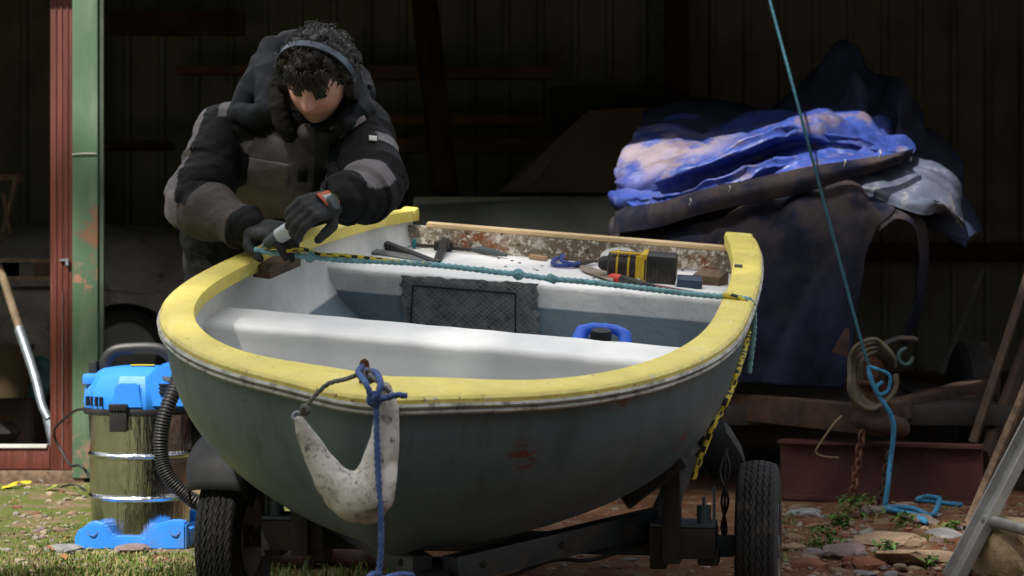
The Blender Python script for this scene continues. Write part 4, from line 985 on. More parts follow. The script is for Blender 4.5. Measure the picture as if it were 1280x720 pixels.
def s(px, py, up=.01): return ons(px, py, up) - c0
def flatbar(mb, a, b, w_, h_, bev=.003):
    d = b - a; mb.box((a + b) / 2, (d.length + w_ * .5, w_, h_), Matrix.Rotation(atan2(d.y, d.x), 3, 'Z') , bev=bev)
m = MB(); flatbar(m, s(478, 310), s(545, 325), .028, .024, .005); flatbar(m, s(545, 325), s(556, 305), .026, .024, .005); flatbar(m, s(478, 310), s(484, 297, .02), .028, .036, .006); m.build('frame', M['black_plastic'], cl)
m = MB(); flatbar(m, s(546, 303, .018), s(563, 304, .018), .03, .03, .005)
for k in range(4): flatbar(m, s(549 + k * 4, 301, .036), s(549 + k * 4, 307, .036), .003, .004, .001)
m.build('sliding_jaw', M['black_plastic'], cl)
m = MB(); m.cyl(s(521, 303, .015), s(594, 312, .014), .0055, n=10); m.build('screw_rod', M['steel_dark'], cl)
m = MB(); m.tube([s(590, 311, .014), s(597, 312, .015), s(606, 313, .015), s(620, 316, .014), s(633, 319, .013)], [.006, .012, .0135, .011, .005], 12); m.build('grip', M['grip_dark'], cl)
for q in (s(490, 299, .02), s(518, 302, .016)): m = MB(); m.box(q, (.012, .012, .034), bev=.003); m.build('pad', M['teal_pad'], cl)
def one(name, mb, m_, label, cat, p=None, auto=35):
    o = mb.build(name, m_, None, auto=auto); o.matrix_world = BM; return tag(o, label, cat)
m = MB(); a, b = ons(458, 315, .006), ons(540, 325, .006); flatbar(m, a, b, .05, .010, .003); one('metal_plate', m, M['grey_metal'], 'flat dark grey metal plate lying in front of the bar clamp', 'plate')
m = MB(); a, b = ons(664, 321, .008), ons(682, 323, .008); flatbar(m, a, b, .02, .014, .003); one('wood_offcut', m, mat('offcut', (.38, .24, .14), .8), 'small tan wood offcut near the middle of the transom', 'offcut')
m = MB()
for (px, py, r) in ((640, 321, .006), (700, 313, .008), (650, 318, .004), (735, 315, .007), (672, 317, .005), (745, 322, .006)):
    m.sphere(ons(px, py, r * .5), r, 8, (1.4, 1, .7))
for k in range(34):                           # wood shavings and paint flakes swept against the transom
    q_ = ons(random.Random(k).uniform(600, 900), random.Random(k + 50).uniform(318, 350), .003); r_q = random.Random(k + 9)
    m = MB(); m.prism([(-.005, -.002), (.006, -.002), (.004, .002), (-.003, .003)], Matrix.Translation(q_) @ Matrix.Rotation(r_q.uniform(0, 6), 4, 'Z') @ Matrix.Rotation(r_q.uniform(-.4, .4), 4, 'X'), .0025)
    o = one('paint_flake', m, M[r_q.choice(['wood_old', 'bare_transom', 'steel_dark'])], 'tiny paint flake or shaving lying on the stern bench', 'flake'); o['group'] = 'flakes on the stern bench'
# pliers
c0 = ons(712, 326)
pl_ = thing_b('pliers', 'pliers with dark blue handles lying open on the stern bench', 'pliers', c0)
M['handle_blue'] = mat('handle_blue', (.03, .06, .26), .45, bump=.05)
m = MB(); m.tube(spline([s(700, 321, .01), s(694, 324, .01), s(691, 330, .01), s(704, 332, .01), s(722, 331, .01)], 5), .007, 8); m.build('handle', M['handle_blue'], pl_)
m = MB(); m.tube(spline([s(700, 321, .012), s(704, 319, .02), s(702, 326, .02), s(716, 330, .016), s(726, 329, .012)], 5), .006, 8); m.build('handle', M['handle_blue'], pl_)
m = MB(); m.tube([s(718, 330, .012), s(732, 328, .013), s(746, 325, .012)], [.011, .013, .004], 10, flat=.6); m.build('jaw', M['steel_dark'], pl_)
# scraper
c0 = ons(770, 347)
pk = thing_b('scraper', 'putty knife with a worn blade and red tipped black handle', 'scraper', c0)
m = MB(); q = [s(722, 330, .006), s(728, 339, .006), s(766, 352, .012), s(768, 343, .012)]
m.add(q + [x + V((0, 0, .0025)) for x in q], [(3, 2, 1, 0), (4, 5, 6, 7), (0, 1, 5, 4), (1, 2, 6, 5), (2, 3, 7, 6), (3, 0, 4, 7)]); m.build('blade', mat('old_blade', (.36, .29, .23), .5, .4, var=.4, vs=20), pk, smooth=False)
m = MB(); m.tube([s(763, 346, .013), s(768, 347, .014), s(778, 349, .014)], [.009, .013, .013], 12); m.build('collar', mat('red_plastic', (.62, .06, .04), .4, bump=0), pk)
m = MB(); m.tube([s(778, 349, .014), s(790, 353, .016), s(806, 357, .016), s(818, 359, .014)], [.013, .014, .012, .008], 12); m.build('handle', M['black_plastic'], pk)
# tape roll
c0 = ons(776, 317)
ta = thing_b('tape_roll', 'roll of clear tape with a blue core leaning behind the drill', 'tape', c0)
Mt = Matrix.Translation((0, -.02, .024)) @ Matrix.Rotation(.3, 4, 'X')
m = MB(); m.lathe([(.038, -.012), (.062, -.012), (.062, .012), (.038, .012)], Mt, 32, closed=True); m.build('tape', mat('clear_tape', (.50, .50, .48), .3, bump=.05), ta, auto=30)
m = MB(); m.lathe([(.032, -.013), (.038, -.013), (.038, .013), (.032, .013)], Mt, 32, closed=True); m.build('core', mat('core_blue', (.06, .14, .24), .6, bump=0), ta, auto=30)
# cordless drill on its side: battery to the right
c0 = ons(800, 352)
dr = thing_b('cordless_drill', 'yellow and black cordless drill lying on its side on the bench', 'drill', c0)
M['drill_yellow'] = mat('drill_yellow', (.62, .42, .03), .42, var=.15, bump=.1, bs=80, layers=[dict(col=(.10, .07, .04), scale=18, lo=.52, hi=.7, amt=.6)])
M['drill_black'] = mat('drill_black', (.028, .027, .026), .5, var=.3, vs=20, bump=.2, bs=90, layers=[dict(col=(.11, .085, .06), scale=16, lo=.52, hi=.72, amt=.7)])
D = Matrix.Rotation(.03, 4, 'Z')
m = MB(); m.box(D @ V((.055, 0, .046)), (.105, .075, .088), D.to_3x3(), bev=.009)
for k in range(7): m.box(D @ V((.016 + k * .0125, -.038, .046)), (.005, .006, .062), D.to_3x3(), bev=.0015)
bt1 = m.build('battery', M['drill_black'], dr)
m = MB(); m.box(D @ V((.012, 0, .046)), (.018, .079, .094), D.to_3x3(), bev=.006); m.box(D @ V((-.004, -.005, .05)), (.02, .06, .07), D.to_3x3(), bev=.006); m.build('battery_shoe', M['drill_yellow'], dr)
Mx = D @ Matrix.Translation((-.10, .01, .046)) @ Matrix.Rotation(pi / 2, 4, 'Y')
m = MB(); m.lathe([(0, .0), (.03, .0), (.039, .006), (.042, .03), (.042, .075), (.037, .098), (0, .098)], Mx, 28); m.build('motor_housing', M['drill_black'], dr)
m = MB()
for z in (.028, .062): m.lathe([(.041, z), (.0445, z), (.0445, z + .006), (.041, z + .006)], Mx, 28, closed=True)
m.box(D @ V((-.045, -.02, .089)), (.09, .012, .006), D.to_3x3(), bev=.002); m.build('trim_band', M['drill_yellow'], dr)
m = MB(); m.lathe([(0, -.028), (.014, -.028), (.021, -.018), (.024, .0), (0, .0)], Mx, 20); m.build('chuck', M['steel_dark'], dr)
# navy case, dark red file, drill bits
m = MB(); a = ons(862, 353, .015); m.box(a, (.075, .07, .03), Matrix.Rotation(.1, 3, 'Z'), bev=.004); one('tool_case', m, mat('navy_case', (.03, .055, .10), .5), 'small navy blue case partly behind the drill battery', 'case')
m = MB(); a, b = ons(812, 359, .006), ons(884, 368, .006); flatbar(m, a, b, .022, .010, .003); one('wood_strip', m, mat('red_strip', (.12, .03, .028), .6), 'thin dark red strip lying beside the drill under the teal rope', 'strip')
for k in range(2):
    m = MB(); m.cyl(ons(846, 329 + k * 4, .006), ons(872, 330 + k * 4, .006), .0025, n=8); o = one('drill_bit', m, M['chrome'], 'bright steel drill bit lying behind the battery', 'drill bit'); o['group'] = 'drill bits behind the drill'
# blue canister behind the thwart
YC = 5.62; q = BI @ P(753, 421, YC)
can = empty('canister', 'blue plastic canister with a black screw cap standing behind the thwart', 'canister', matrix=BM @ Matrix.Translation((q.x, q.y, q.z)))
M['can_blue'] = mat('can_blue', (.03, .13, .70), .35, var=.12, bump=.05, bs=60)
m = MB()
m.chain([(V((-.068, -.02, -.16)), .03), (V((-.066, -.02, -.03)), .024), (V((-.060, .01, .008)), .017), (V((-.03, .03, .016)), .014), (V((.03, .03, .016)), .014), (V((.060, .01, .008)), .017), (V((.066, -.02, -.03)), .024), (V((.068, -.02, -.16)), .03)])
m.box((0, .03, -.13), (.15, .12, .20), bev=.03); m.chain([(V((-.055, .035, -.01)), .012), (V((-.055, -.02, -.03)), .014)]); m.chain([(V((0, .03, .018)), .012), (V((0, .05, .016)), .012)])
me = m.remesh(.004, 6); put('body', me, M['can_blue'], can)
m = MB(); n = 40; rr = [.027 + (.0015 if j % 2 else 0) for j in range(n)]
for z0, z1, k in ((-.03, .014, 1), (.014, .018, .93)):
    m.ring_loft([[(rr[j] * k * cos(2 * pi * j / n), -.03 + rr[j] * k * sin(2 * pi * j / n), z + .008) for j in range(n)] for z in (z0, z1)])
m.build('cap', M['black_plastic'], can, auto=25)

# ================================================================ inside the shed
M['car_dust'] = mat('car_dust', (.30, .28, .26), .8, var=.35, vs=3, bump=.2, layers=[dict(col=(.46, .43, .40), scale=4, lo=.5, hi=.75, amt=.7), dict(col=(.06, .045, .035), scale=7, lo=.52, hi=.7, amt=.8)])
M['brown_cab'] = mat('brown_cab', (.10, .068, .05), .7, var=.3, vs=3, bump=.1)
M['pale_green'] = mat('pale_green', (.36, .40, .36), .6, var=.3, vs=3)
car = empty('old_car', 'dust covered pale old car with one wheel showing behind the vacuum', 'car', (-1.9, 11.6, 0)); CO = V((-1.9, 11.6, 0))
def cpart(mb, name, m_, parent=car, off=None, **k):
    o = mb.build(name, m_, parent, **k); o.matrix_parent_inverse = Matrix.Translation(-V(parent.location)); return o
wc = P(158, 441, 11.25); wc = V((wc.x, 11.3, wc.z))
m = MB(); arch = [(wc.x + .31 * cos(a), wc.z + .27 * sin(a)) for a in [pi * k / 14 for k in range(15)]]
poly = [(-3.1, .3), (-3.1, .78), (-.75, .78), (-.75, .3)] + [(wc.x + .31, .3)] + arch + [(wc.x - .31, .3)]
m.prism([(x, z) for x, z in poly], Matrix.Translation((0, 11.2, 0)) @ Matrix.Rotation(pi / 2, 4, 'X'), .05)
rows = []
for k in range(12):
    a = k / 11; y = 11.18 + .9 * a ** 1.5; z = .775 + .36 * sin(a * pi / 2) ** .9
    rows.append([(lerp(-3.1, -.75, i / 20), y + .03 * sin(i * .6), z + .03 * sin(i * .35) + .012 * nz((i * .5, k * .5, 0), 1)) for i in range(21)])
m.grid(rows); m.box((-1.9, 12.45, .7), (2.3, .7, .85)); cpart(m, 'body', M['car_dust'])
wl = link(bpy.data.objects.new('wheel', None)); wl.parent = car; wl.location = wc - CO
m = MB(); Mw = Matrix.Rotation(pi / 2, 4, 'X'); m.lathe([(.165, -.07), (.21, -.075), (.235, -.05), (.24, 0), (.235, .05), (.21, .075), (.165, .07)], Mw, 40, closed=True); m.build('tyre', M['rubber'], wl)
m = MB(); m.lathe([(.167, .07), (.16, .075), (.15, .05), (.10, .035), (.05, .05), (0, .055)], Mw, 32)
for k in range(8): a = k * pi / 4; m.box((.1 * cos(a), -.052, .1 * sin(a)), (.09, .02, .02), Matrix.Rotation(-a, 3, 'Y'), bev=.004)
m.build('rim', mat('rim_alloy', (.22, .22, .22), .5, .5), wl)
for q_ in ((-1.2, 12.0, .15), (-2.8, 12.0, .15), (wc.x, 11.3, .1)): m = MB(); m.box(q_, (.3, .26, q_[2] * 2)); cpart(m, 'support_block', M['wood_dark'])
van = empty('old_van', 'brown cabbed old vehicle with sloping windscreen and pale bonnet in the dark', 'vehicle', (.3, 12.2, 0))
cab = [(622, 240), (735, 138), (785, 134), (900, 133), (900, 242)]
m = MB(); m.prism([(P(x, y, 11.5).x, P(x, y, 11.5).z) for x, y in cab], Matrix.Translation((0, 12.0, 0)) @ Matrix.Rotation(pi / 2, 4, 'X'), 1.0, bev=.008); cpart(m, 'cab', M['brown_cab'], van)
scr = [(640, 232), (690, 182), (700, 184), (668, 230)]
m = MB(); m.prism([(P(x, y, 11.47).x, P(x, y, 11.47).z) for x, y in scr], Matrix.Translation((0, 11.49, 0)) @ Matrix.Rotation(pi / 2, 4, 'X'), .015, bev=.004); cpart(m, 'side_window', mat('dusty_glass', (.10, .075, .055), .35), van)
rows = []
for k in range(9):
    a = k / 8; z = lerp(.98, 1.30, sin(a * pi / 2)); y = 11.2 + .3 * (1 - cos(a * pi / 2))
    rows.append([(lerp(P(520, 0, 11.3).x, 1.3, i / 12), y, z + .09 * (i / 12) - .05) for i in range(13)])
m = MB(); m.grid(rows); m.box((.35, 12.05, .9), (1.8, 1.1, .8), bev=.03); cpart(m, 'bonnet', M['pale_green'], van)
m = MB(); m.box((.35, 11.38, .73), (1.85, .4, .5), bev=.04); cpart(m, 'body', M['steel_dark'], van)
for x in (-.2, .9):
    m = MB(); m.lathe([(.12, -.07), (.25, -.08), (.28, -.05), (.285, 0), (.28, .05), (.25, .08), (.12, .07)], Matrix.Translation((x, 11.45, .285)) @ Matrix.Rotation(pi / 2, 4, 'X'), 32, closed=True); cpart(m, 'wheel', M['rubber'], van)
def slab(name, pts, Y, t, m_, label, cat):
    mb = MB(); mb.prism([(P(x, y, Y).x, P(x, y, Y).z) for x, y in pts], Matrix.Translation((0, Y + t / 2, 0)) @ Matrix.Rotation(pi / 2, 4, 'X'), t, bev=.01); o = mb.build(name, m_, None); return tag(o, label, cat)
slab('board', [(686, 110), (702, 106), (900, 124), (900, 142), (735, 136), (690, 168)], 12.65, .08, M['sheet_dark'], 'black board propped above the brown cab against the back wall', 'board')
lean('wooden_post', P(526, -40, 12.3), P(566, 330, 11.6), .13, .11, M['wood_dark'], 'rough dark timber post leaning behind the dinghy transom', 'post')
for (x0, x1, y, h_, lb) in ((222, 560, 88, .05, 'long reddish board stored highest on the back wall, left'), (380, 690, 92, .07, 'long reddish board stored highest on the back wall, ending near the black board'), (450, 680, 150, .06, 'middle board on the back wall above the leaning post foot'), (450, 690, 182, .09, 'lowest board on the back wall beside the brown cab')):
    a, b = P(x0, y, 12.72), P(x1, y, 12.68); lean('board', a, b, .12, h_, mat('timber_red', (.17, .085, .05), .8, var=.4, vs=6), lb, 'board')
lean('rail', P(125, 30, 12.7), P(305, 30, 12.7), .08, .14, M['wood_dark'], 'dark horizontal rail high on the wall right of the green post', 'rail')
lean('shelf', P(125, 182, 12.5), P(215, 182, 12.5), .25, .05, M['wood_dark'], 'narrow dark shelf on the wall right of the green post', 'shelf')
# seen through the left doorway
M['shaft_wood'] = mat('shaft_wood', (.16, .115, .07), .7, var=.4, vs=9, stretch=(3, 3, 1))
sp_ = empty('spade', 'long handled spade with a bright steel socket leaning in the doorway', 'spade', tuple(P(62, 530, 9.0)))
SPL = V(sp_.location)
hp = [P(-12, 312, 9.6), P(4, 348, 9.5), P(16, 385, 9.4), P(28, 421, 9.3)]
m = MB(); m.tube([V(p) - SPL for p in spline(hp, 5)], .019, 12); m.build('shaft', M['shaft_wood'], sp_)
hp = [P(24, 411, 9.31), P(34, 440, 9.24), P(45, 475, 9.16), P(53, 507, 9.1), P(61, 524, 9.07)]
m = MB(); m.tube([V(p) - SPL for p in spline(hp, 5)], [lerp(.024, .018, i / 20) for i in range(21)], 12); m.build('socket', M['galv'], sp_)
m = MB(); rows = []
for k in range(9):
    a = k / 8; c_ = P(60 + 14 * a, 520 + 60 * a, 9.07 - .2 * a); ww = .03 * (1 if a < .7 else (1 - (a - .7) * 1.6))
    rows.append([c_ - SPL + V((u * ww, .02 * (u * u) + .01, 0)) for u in (-1, -.6, -.2, .2, .6, 1)])
m.grid(rows); o = m.build('blade', M['galv'], sp_); k = o.modifiers.new('t', 'SOLIDIFY'); k.thickness = .004
ch = empty('chair', 'old pale wooden chair half seen at the far left in the dark bay', 'chair', tuple(P(-10, 420, 10.5))); CHL = V(ch.location)
for nm, a, b, r in (('top_rail', P(-30, 222, 10.5), P(26, 222, 10.4), .022), ('leg', P(20, 222, 10.4), P(4, 290, 10.4), .014), ('leg', P(4, 240, 10.4), P(12, 292, 10.4), .012), ('seat', P(-40, 300, 10.6), P(6, 296, 10.4), .03)):
    m = MB(); m.tube([a - CHL, b - CHL], r, 8); m.build(nm, M['wood_old'], ch)
pal = empty('pallet', 'wooden pallet shelf with gaps at the left behind the red frame', 'pallet', tuple(P(20, 335, 10.2))); PLL = V(pal.location)
m = MB(); m.box((-.2, 0, .035), (.95, .6, .02)); m.build('deck', M['wood_old'], pal)
m = MB(); m.box((-.2, 0, -.05), (.95, .6, .02)); m.build('deck', M['wood_old'], pal)
for x in (-.45, -.1, .20): m = MB(); m.box((x, 0, -.008), (.09, .6, .066)); m.build('bearer', M['wood_dark'], pal)
for k, (x, z) in enumerate(((-.6, 0), (.22, 0))): m = MB(); m.box((x, .2, -.5), (.07, .07, .85)); m.build('leg', M['wood_dark'], pal)
m = MB(); q = P(8, 470, 10.0); m.lathe([(0, 0), (.10, 0), (.13, .24), (.138, .25), (.12, .25), (.09, .02), (0, .02)], Matrix.Translation((q.x, q.y, q.z - .1)), 28); o = m.build('bucket', mat('bucket_tan', (.06, .04, .02), .7), None); tag(o, 'dull tan bucket in the dark behind the spade shaft', 'bucket')
m = MB(); q = P(46, 480, 10.2); m.chain([(q + V((-.05, 0, -.05)), .07), (q + V((.06, .02, .02)), .06), (q + V((.02, 0, .1)), .04)]); me = m.remesh(.012, 6); displace(me, lambda p, n: .015 * nz(p, 14)); o = put('bag', me, mat('bag_teal', (.03, .09, .10), .6)); tag(o, 'crumpled dark teal bag in the bay behind the spade socket', 'bag')
m = MB()
for k in range(5): m.lathe([(.14, -.05), (.22, -.055), (.25, 0), (.22, .055), (.14, .05)], Matrix.Translation(P(14, 545, 9.9) + V((-.2, .35, .05 + .11 * k - .05))), 28, closed=True) if k < 1 else None
o = m.build('tyre', M['rubber'], None); tag(o, 'old black tyre lying flat in the dark left bay', 'tyre')
slab('crate', [(-30, 498), (40, 498), (42, 560), (-30, 560)], 10.1, .3, M['wood_dark'], 'low dark crate standing in the left bay below the pallet', 'crate')

# ================================================================ ground cover and stones
def stone(p, rx, ry, rz, seed, m_, label, group=None, rot=None):
    bm = bmesh.new(); bmesh.ops.create_icosphere(bm, subdivisions=3, radius=1)
    for v in bm.verts:
        n = v.co.copy(); e = 1 + .28 * noise.noise(n * 1.3 + V((seed * 3.1, seed, 0))) + .10 * noise.noise(n * 3.1 + V((seed, 0, seed)))
        n = V([(abs(c) ** .8) * (1 if c > 0 else -1) for c in n]); v.co = V((n.x * rx * e, n.y * ry * e, n.z * rz * e))
    mb = MB(); mb.bm(bm); o = mb.build('stone', m_, None, auto=32); o.location = p; o.rotation_euler = rot or (random.Random(seed).uniform(-.15, .15), random.Random(seed + 1).uniform(-.15, .15), random.Random(seed + 2).uniform(0, 3)); return tag(o, label, 'stone', group)
M['stone_grey'] = mat('stone_grey', (.22, .215, .21), .85, var=.4, vs=12, bump=.6, bs=40, bdist=.006, layers=[dict(col=(.10, .085, .06), scale=18, lo=.5, hi=.7, amt=.6)])
M['stone_tan'] = mat('stone_tan', (.27, .185, .12), .9, var=.4, vs=14, bump=.7, bs=45, bdist=.006, layers=[dict(col=(.12, .075, .045), scale=16, lo=.5, hi=.7, amt=.7)])
M['stone_red'] = mat('stone_red', (.20, .075, .045), .9, var=.4, vs=14, bump=.7, bs=45, bdist=.006, layers=[dict(col=(.10, .05, .035), scale=16, lo=.5, hi=.7, amt=.7)])
M['stone_mauve'] = mat('stone_mauve', (.20, .145, .135), .9, var=.4, vs=14, bump=.7, bs=45, bdist=.006, layers=[dict(col=(.09, .06, .05), scale=16, lo=.5, hi=.7, amt=.7)])
def gpt(px, py): p = G(px, py); return V((p.x, p.y, gz(p.x, p.y)))
big = [(1152, 706, 62, 14, 'stone_tan', 'broad flat tan slab lying left of the ladder foot'), (1055, 696, 30, 13, 'stone_mauve', 'rounded mauve stone among the weeds near the right wheel'),
       (1180, 673, 28, 9, 'stone_grey', 'grey and white flat stone below the rope coil'), (1110, 682, 48, 9, 'stone_tan', 'long tan slab behind the mauve stone'),
       (1012, 712, 26, 11, 'stone_red', 'brick red stone beside the right tyre'), (1005, 645, 22, 7, 'stone_grey', 'dark grey slab under the left end of the steel beam'),
       (1088, 646, 20, 7, 'stone_mauve', 'flat mauve stone where the chain touches the ground'), (1215, 690, 24, 8, 'stone_red', 'flat red stone between the plank and the ladder foot'),
       (165, 690, 26, 9, 'stone_mauve', 'dark flat stone in front of the blue vacuum foot'), (82, 689, 26, 6, 'stone_grey', 'grey stone at the left of the blue vacuum foot'),
       (62, 601, 26, 10, 'stone_grey', 'pale grey block under the middle of the red sill'), (94, 599, 18, 10, 'stone_grey', 'pale grey block beside the foot of the green post'), (20, 600, 22, 7, 'stone_grey', 'grey block under the left end of the sill'),
       (1040, 668, 16, 7, 'stone_red', 'small red stone left of the long tan slab'), (1150, 655, 26, 8, 'stone_mauve', 'mauve stone beside the coiled blue rope'), (990, 690, 18, 7, 'stone_tan', 'small tan stone close to the right tyre'), (1085, 712, 24, 9, 'stone_red', 'red stone left of the broad tan slab')]
for i, (px, py, w_, h_, mm_, lb) in enumerate(big):
    p = gpt(px, py); sc = F / p.y; stone(p + V((0, 0, h_ / sc * .3)), w_ / sc, w_ / sc * .8, h_ / sc * .8, i + 1, M[mm_], lb)
m_ = M['stone_tan']; p = gpt(1285, 722); stone(p + V((.03, 0, .05)), .16, .15, .11, 40, mat('sandstone', (.36, .27, .16), .9, var=.4, vs=16, bump=.8, bs=50, bdist=.008), 'sandstone block under the ladder rung at the right edge', rot=(0, .1, .3))
rn = random.Random(21); protos = []
for k in range(120):
    if k < 78: px, py = rn.uniform(968, 1250), rn.uniform(636, 724)
    elif k < 108: px, py = rn.uniform(0, 240), rn.uniform(604, 720)
    else: px, py = rn.uniform(420, 860), rn.uniform(655, 720)
    p = gpt(px, py); sc = F / p.y; r = rn.uniform(3.5, 13) / sc * (1 if k < 78 else .6)
    g = 'broken stones right of the trailer' if k < 78 else ('pebbles on the left ground' if k < 108 else 'pebbles under the trailer')
    lb = 'small broken stone in the rubble right of the trailer' if k < 78 else ('small pebble lying on the mossy ground at the left' if k < 108 else 'small pebble lying on the red earth under the trailer')
    mm_ = rn.choice(['stone_tan', 'stone_red', 'stone_red', 'stone_mauve', 'stone_grey'] if k < 108 else ['stone_red', 'stone_red', 'stone_tan'])
    if k < 12: o = stone(p, 1, .8, .55, 60 + k, M[mm_], lb, g); protos.append(o)
    else:
        o = rn.choice(protos).copy(); o.data = o.data.copy() if False else o.data; COL.objects.link(o); o['label'] = lb; o['group'] = g
        o.rotation_euler = (rn.uniform(-.2, .2), rn.uniform(-.2, .2), rn.uniform(0, 6))
    o.location = p + V((0, 0, r * .15)); o.scale = (r * rn.uniform(.9, 1.8), r * rn.uniform(.8, 1.2), r * rn.uniform(.6, .9))
# grass, moss and litter
M['grass'] = mat('grass', (.10, .14, .03), .6, var=.5, vs=3, bump=0, attr='col')
def blades(name, spots, seed):
    rn = random.Random(seed); vs, fs, cs = [], [], []
    for (p, h, n, spread, dry) in spots:
        for _ in range(n):
            x, y = p.x + rn.gauss(0, spread), p.y + rn.gauss(0, spread * 1.3); z = gz(x, y)
            hh = h * rn.uniform(.4, 1.25); a = rn.uniform(0, 6.28); l = rn.uniform(.1, .8); w_ = rn.uniform(.0014, .003) 
            d = V((cos(a), sin(a), 0)); s_ = V((-sin(a), cos(a), 0)) * w_; b = len(vs)
            q0, q1, q2 = V((x, y, z - .003)), V((x, y, z)) + d * hh * l * .35 + V((0, 0, hh * .6)), V((x, y, z)) + d * hh * l + V((0, 0, hh * rn.uniform(.7, 1)))
            vs += [q0 - s_, q0 + s_, q1 + s_ * .8, q1 - s_ * .8, q2]; fs += [(b, b + 1, b + 2, b + 3), (b + 3, b + 2, b + 4)]
            c = lerp(0, 1, rn.random()); col = (.30, .24, .10) if rn.random() < dry else (lerp(.04, .15, c), lerp(.09, .21, c), lerp(.012, .03, c)); cs += [col] * 5
    me = bpy.data.meshes.new(name); me.from_pydata(vs, [], fs); a_ = me.color_attributes.new('col', 'FLOAT_COLOR', 'POINT')
    for i, c in enumerate(cs): a_.data[i].color = (*c, 1)
    o = put(name, me, M['grass'], None, False); return tag(o, kind='stuff')
rn = random.Random(33); sp = []
for k in range(620):
    px, py = rn.uniform(-10, 300), 606 + 125 * rn.random() ** .7; p = G(px, py)
    if nz((p.x, p.y, 0), 3.2) + .35 * sstep(650, 715, py) < .05: continue
    sp.append((p, .009 + .022 * sstep(670, 735, py), 15, .035, .32))
for k in range(46):
    px, py = rn.uniform(235, 470), rn.uniform(712, 760); sp.append((G(px, py), .05, 16, .04, .12))
for k in range(60):
    px, py = rn.uniform(965, 1200), rn.uniform(640, 722); p = G(px, py)
    if nz((p.x, p.y, 5), 4) > .0: sp.append((p, .025, 18, .03, .3))
for k in range(16): sp.append((G(rn.uniform(480, 560), rn.uniform(705, 740)), .03, 10, .04, .2))
blades('grass', sp, 2)
# loose chippings bedded in the soil
rn = random.Random(77); tv, tf, tc = [], [], []
bm = bmesh.new(); bmesh.ops.create_icosphere(bm, subdivisions=1, radius=1); bm.verts.index_update(); ico = [v.co.copy() for v in bm.verts]; icf = [[v.index for v in f.verts] for f in bm.faces]; bm.free()
for k in range(3000):
    q = rn.random()
    if q < .62: px, py = rn.uniform(955, 1290), 630 + 110 * rn.random() ** .8
    elif q < .82: px, py = rn.uniform(-10, 250), rn.uniform(598, 725)
    else: px, py = rn.uniform(300, 950), rn.uniform(625, 730)
    p = gpt(px, py); r = .004 + .012 * rn.random() ** 3; b = len(tv); cc = rn.choice([(.22, .085, .05), (.17, .07, .045), (.30, .21, .14), (.24, .20, .17), (.12, .06, .04)] if px > 280 else [(.26, .22, .16), (.2, .18, .15), (.3, .24, .16)])
    sx, sy, sz = r * rn.uniform(.8, 1.6), r * rn.uniform(.8, 1.3), r * rn.uniform(.4, .8); a_ = rn.uniform(0, 6.3); ca, sa = cos(a_), sin(a_)
    for v in ico:
        e = 1 + .5 * noise.noise(v * 1.5 + V((k * .37, 0, 0))); x, y = v.x * sx * e, v.y * sy * e; tv.append((p.x + x * ca - y * sa, p.y + x * sa + y * ca, p.z + v.z * sz * e + sz * .2)); tc.append(cc)
    tf += [tuple(i + b for i in f) for f in icf]
me = bpy.data.meshes.new('gravel'); me.from_pydata(tv, [], tf); a_ = me.color_attributes.new('col', 'FLOAT_COLOR', 'POINT')
for i, c in enumerate(tc): a_.data[i].color = (*c, 1)
tag(put('gravel', me, mat('gravel', (.2, .1, .06), .9, var=.35, vs=60, bump=.4, bs=120, attr='col'), None, False), kind='stuff')
M['weed'] = mat('weed', (.07, .15, .025), .55, var=.5, vs=30, bump=0)
def weed(px, py, h, n, label, seed):
    rn = random.Random(seed); vs, fs = [], []; p = gpt(px, py)
    for _ in range(n):
        c = V((rn.gauss(0, h * .4), rn.gauss(0, h * .4), rn.uniform(.15, 1) * h)); u = V((rn.gauss(0, 1), rn.gauss(0, 1), rn.gauss(0, .45))).normalized(); w_ = u.cross(V((0, 0, 1))); w_ = w_.normalized() if w_.length > .01 else V((1, 0, 0))
        L = rn.uniform(.008, .02); b = len(vs); up = u.cross(w_) * L * .2
        vs += [c - u * L, c + w_ * L * .5 - up, c + u * L, c - w_ * L * .5 - up]; fs += [(b, b + 1, b + 2), (b, b + 2, b + 3)]
    for _ in range(6):
        c = V((rn.gauss(0, h * .3), rn.gauss(0, h * .3), rn.uniform(.5, .9) * h)); b = len(vs); vs += [V((-.001, 0, -.01)), V((.001, 0, -.01)), c + V((.0008, 0, 0)), c - V((.0008, 0, 0))]; fs.append((b, b + 1, b + 2, b + 3))
    me = bpy.data.meshes.new('weed'); me.from_pydata(vs, [], fs); o = put('weed', me, M['weed'], None, False); o.location = p; tag(o, label, 'weed')
for i, (px, py, h, n, lb) in enumerate(((1072, 650, .085, 110, 'tallest bright green weed growing in front of the beam by the chain'), (1048, 662, .05, 70, 'low leafy weed left of the tallest weed by the chain'), (1130, 662, .05, 60, 'leafy green weed growing under the bright blue rope bend'), (1030, 690, .07, 90, 'grassy weed tuft midway between right tyre and tan slab'), (1110, 700, .05, 60, 'green weed between the long tan slab and the mauve stone'), (1160, 714, .04, 50, 'weed with broad leaves in front of the broad tan slab'), (1192, 664, .04, 40, 'small weed beside the brown plank foot'))): weed(px, py, h, n, lb, i + 3)
M['leaf_yellow'] = mat('leaf_yellow', (.55, .45, .03), .6, var=.3, vs=20, bump=0)
M['leaf_lime'] = mat('leaf_lime', (.36, .46, .05), .6, var=.3, vs=20, bump=0); M['leaf_brown'] = mat('leaf_brown', (.28, .13, .05), .7, var=.4, vs=20, bump=0)
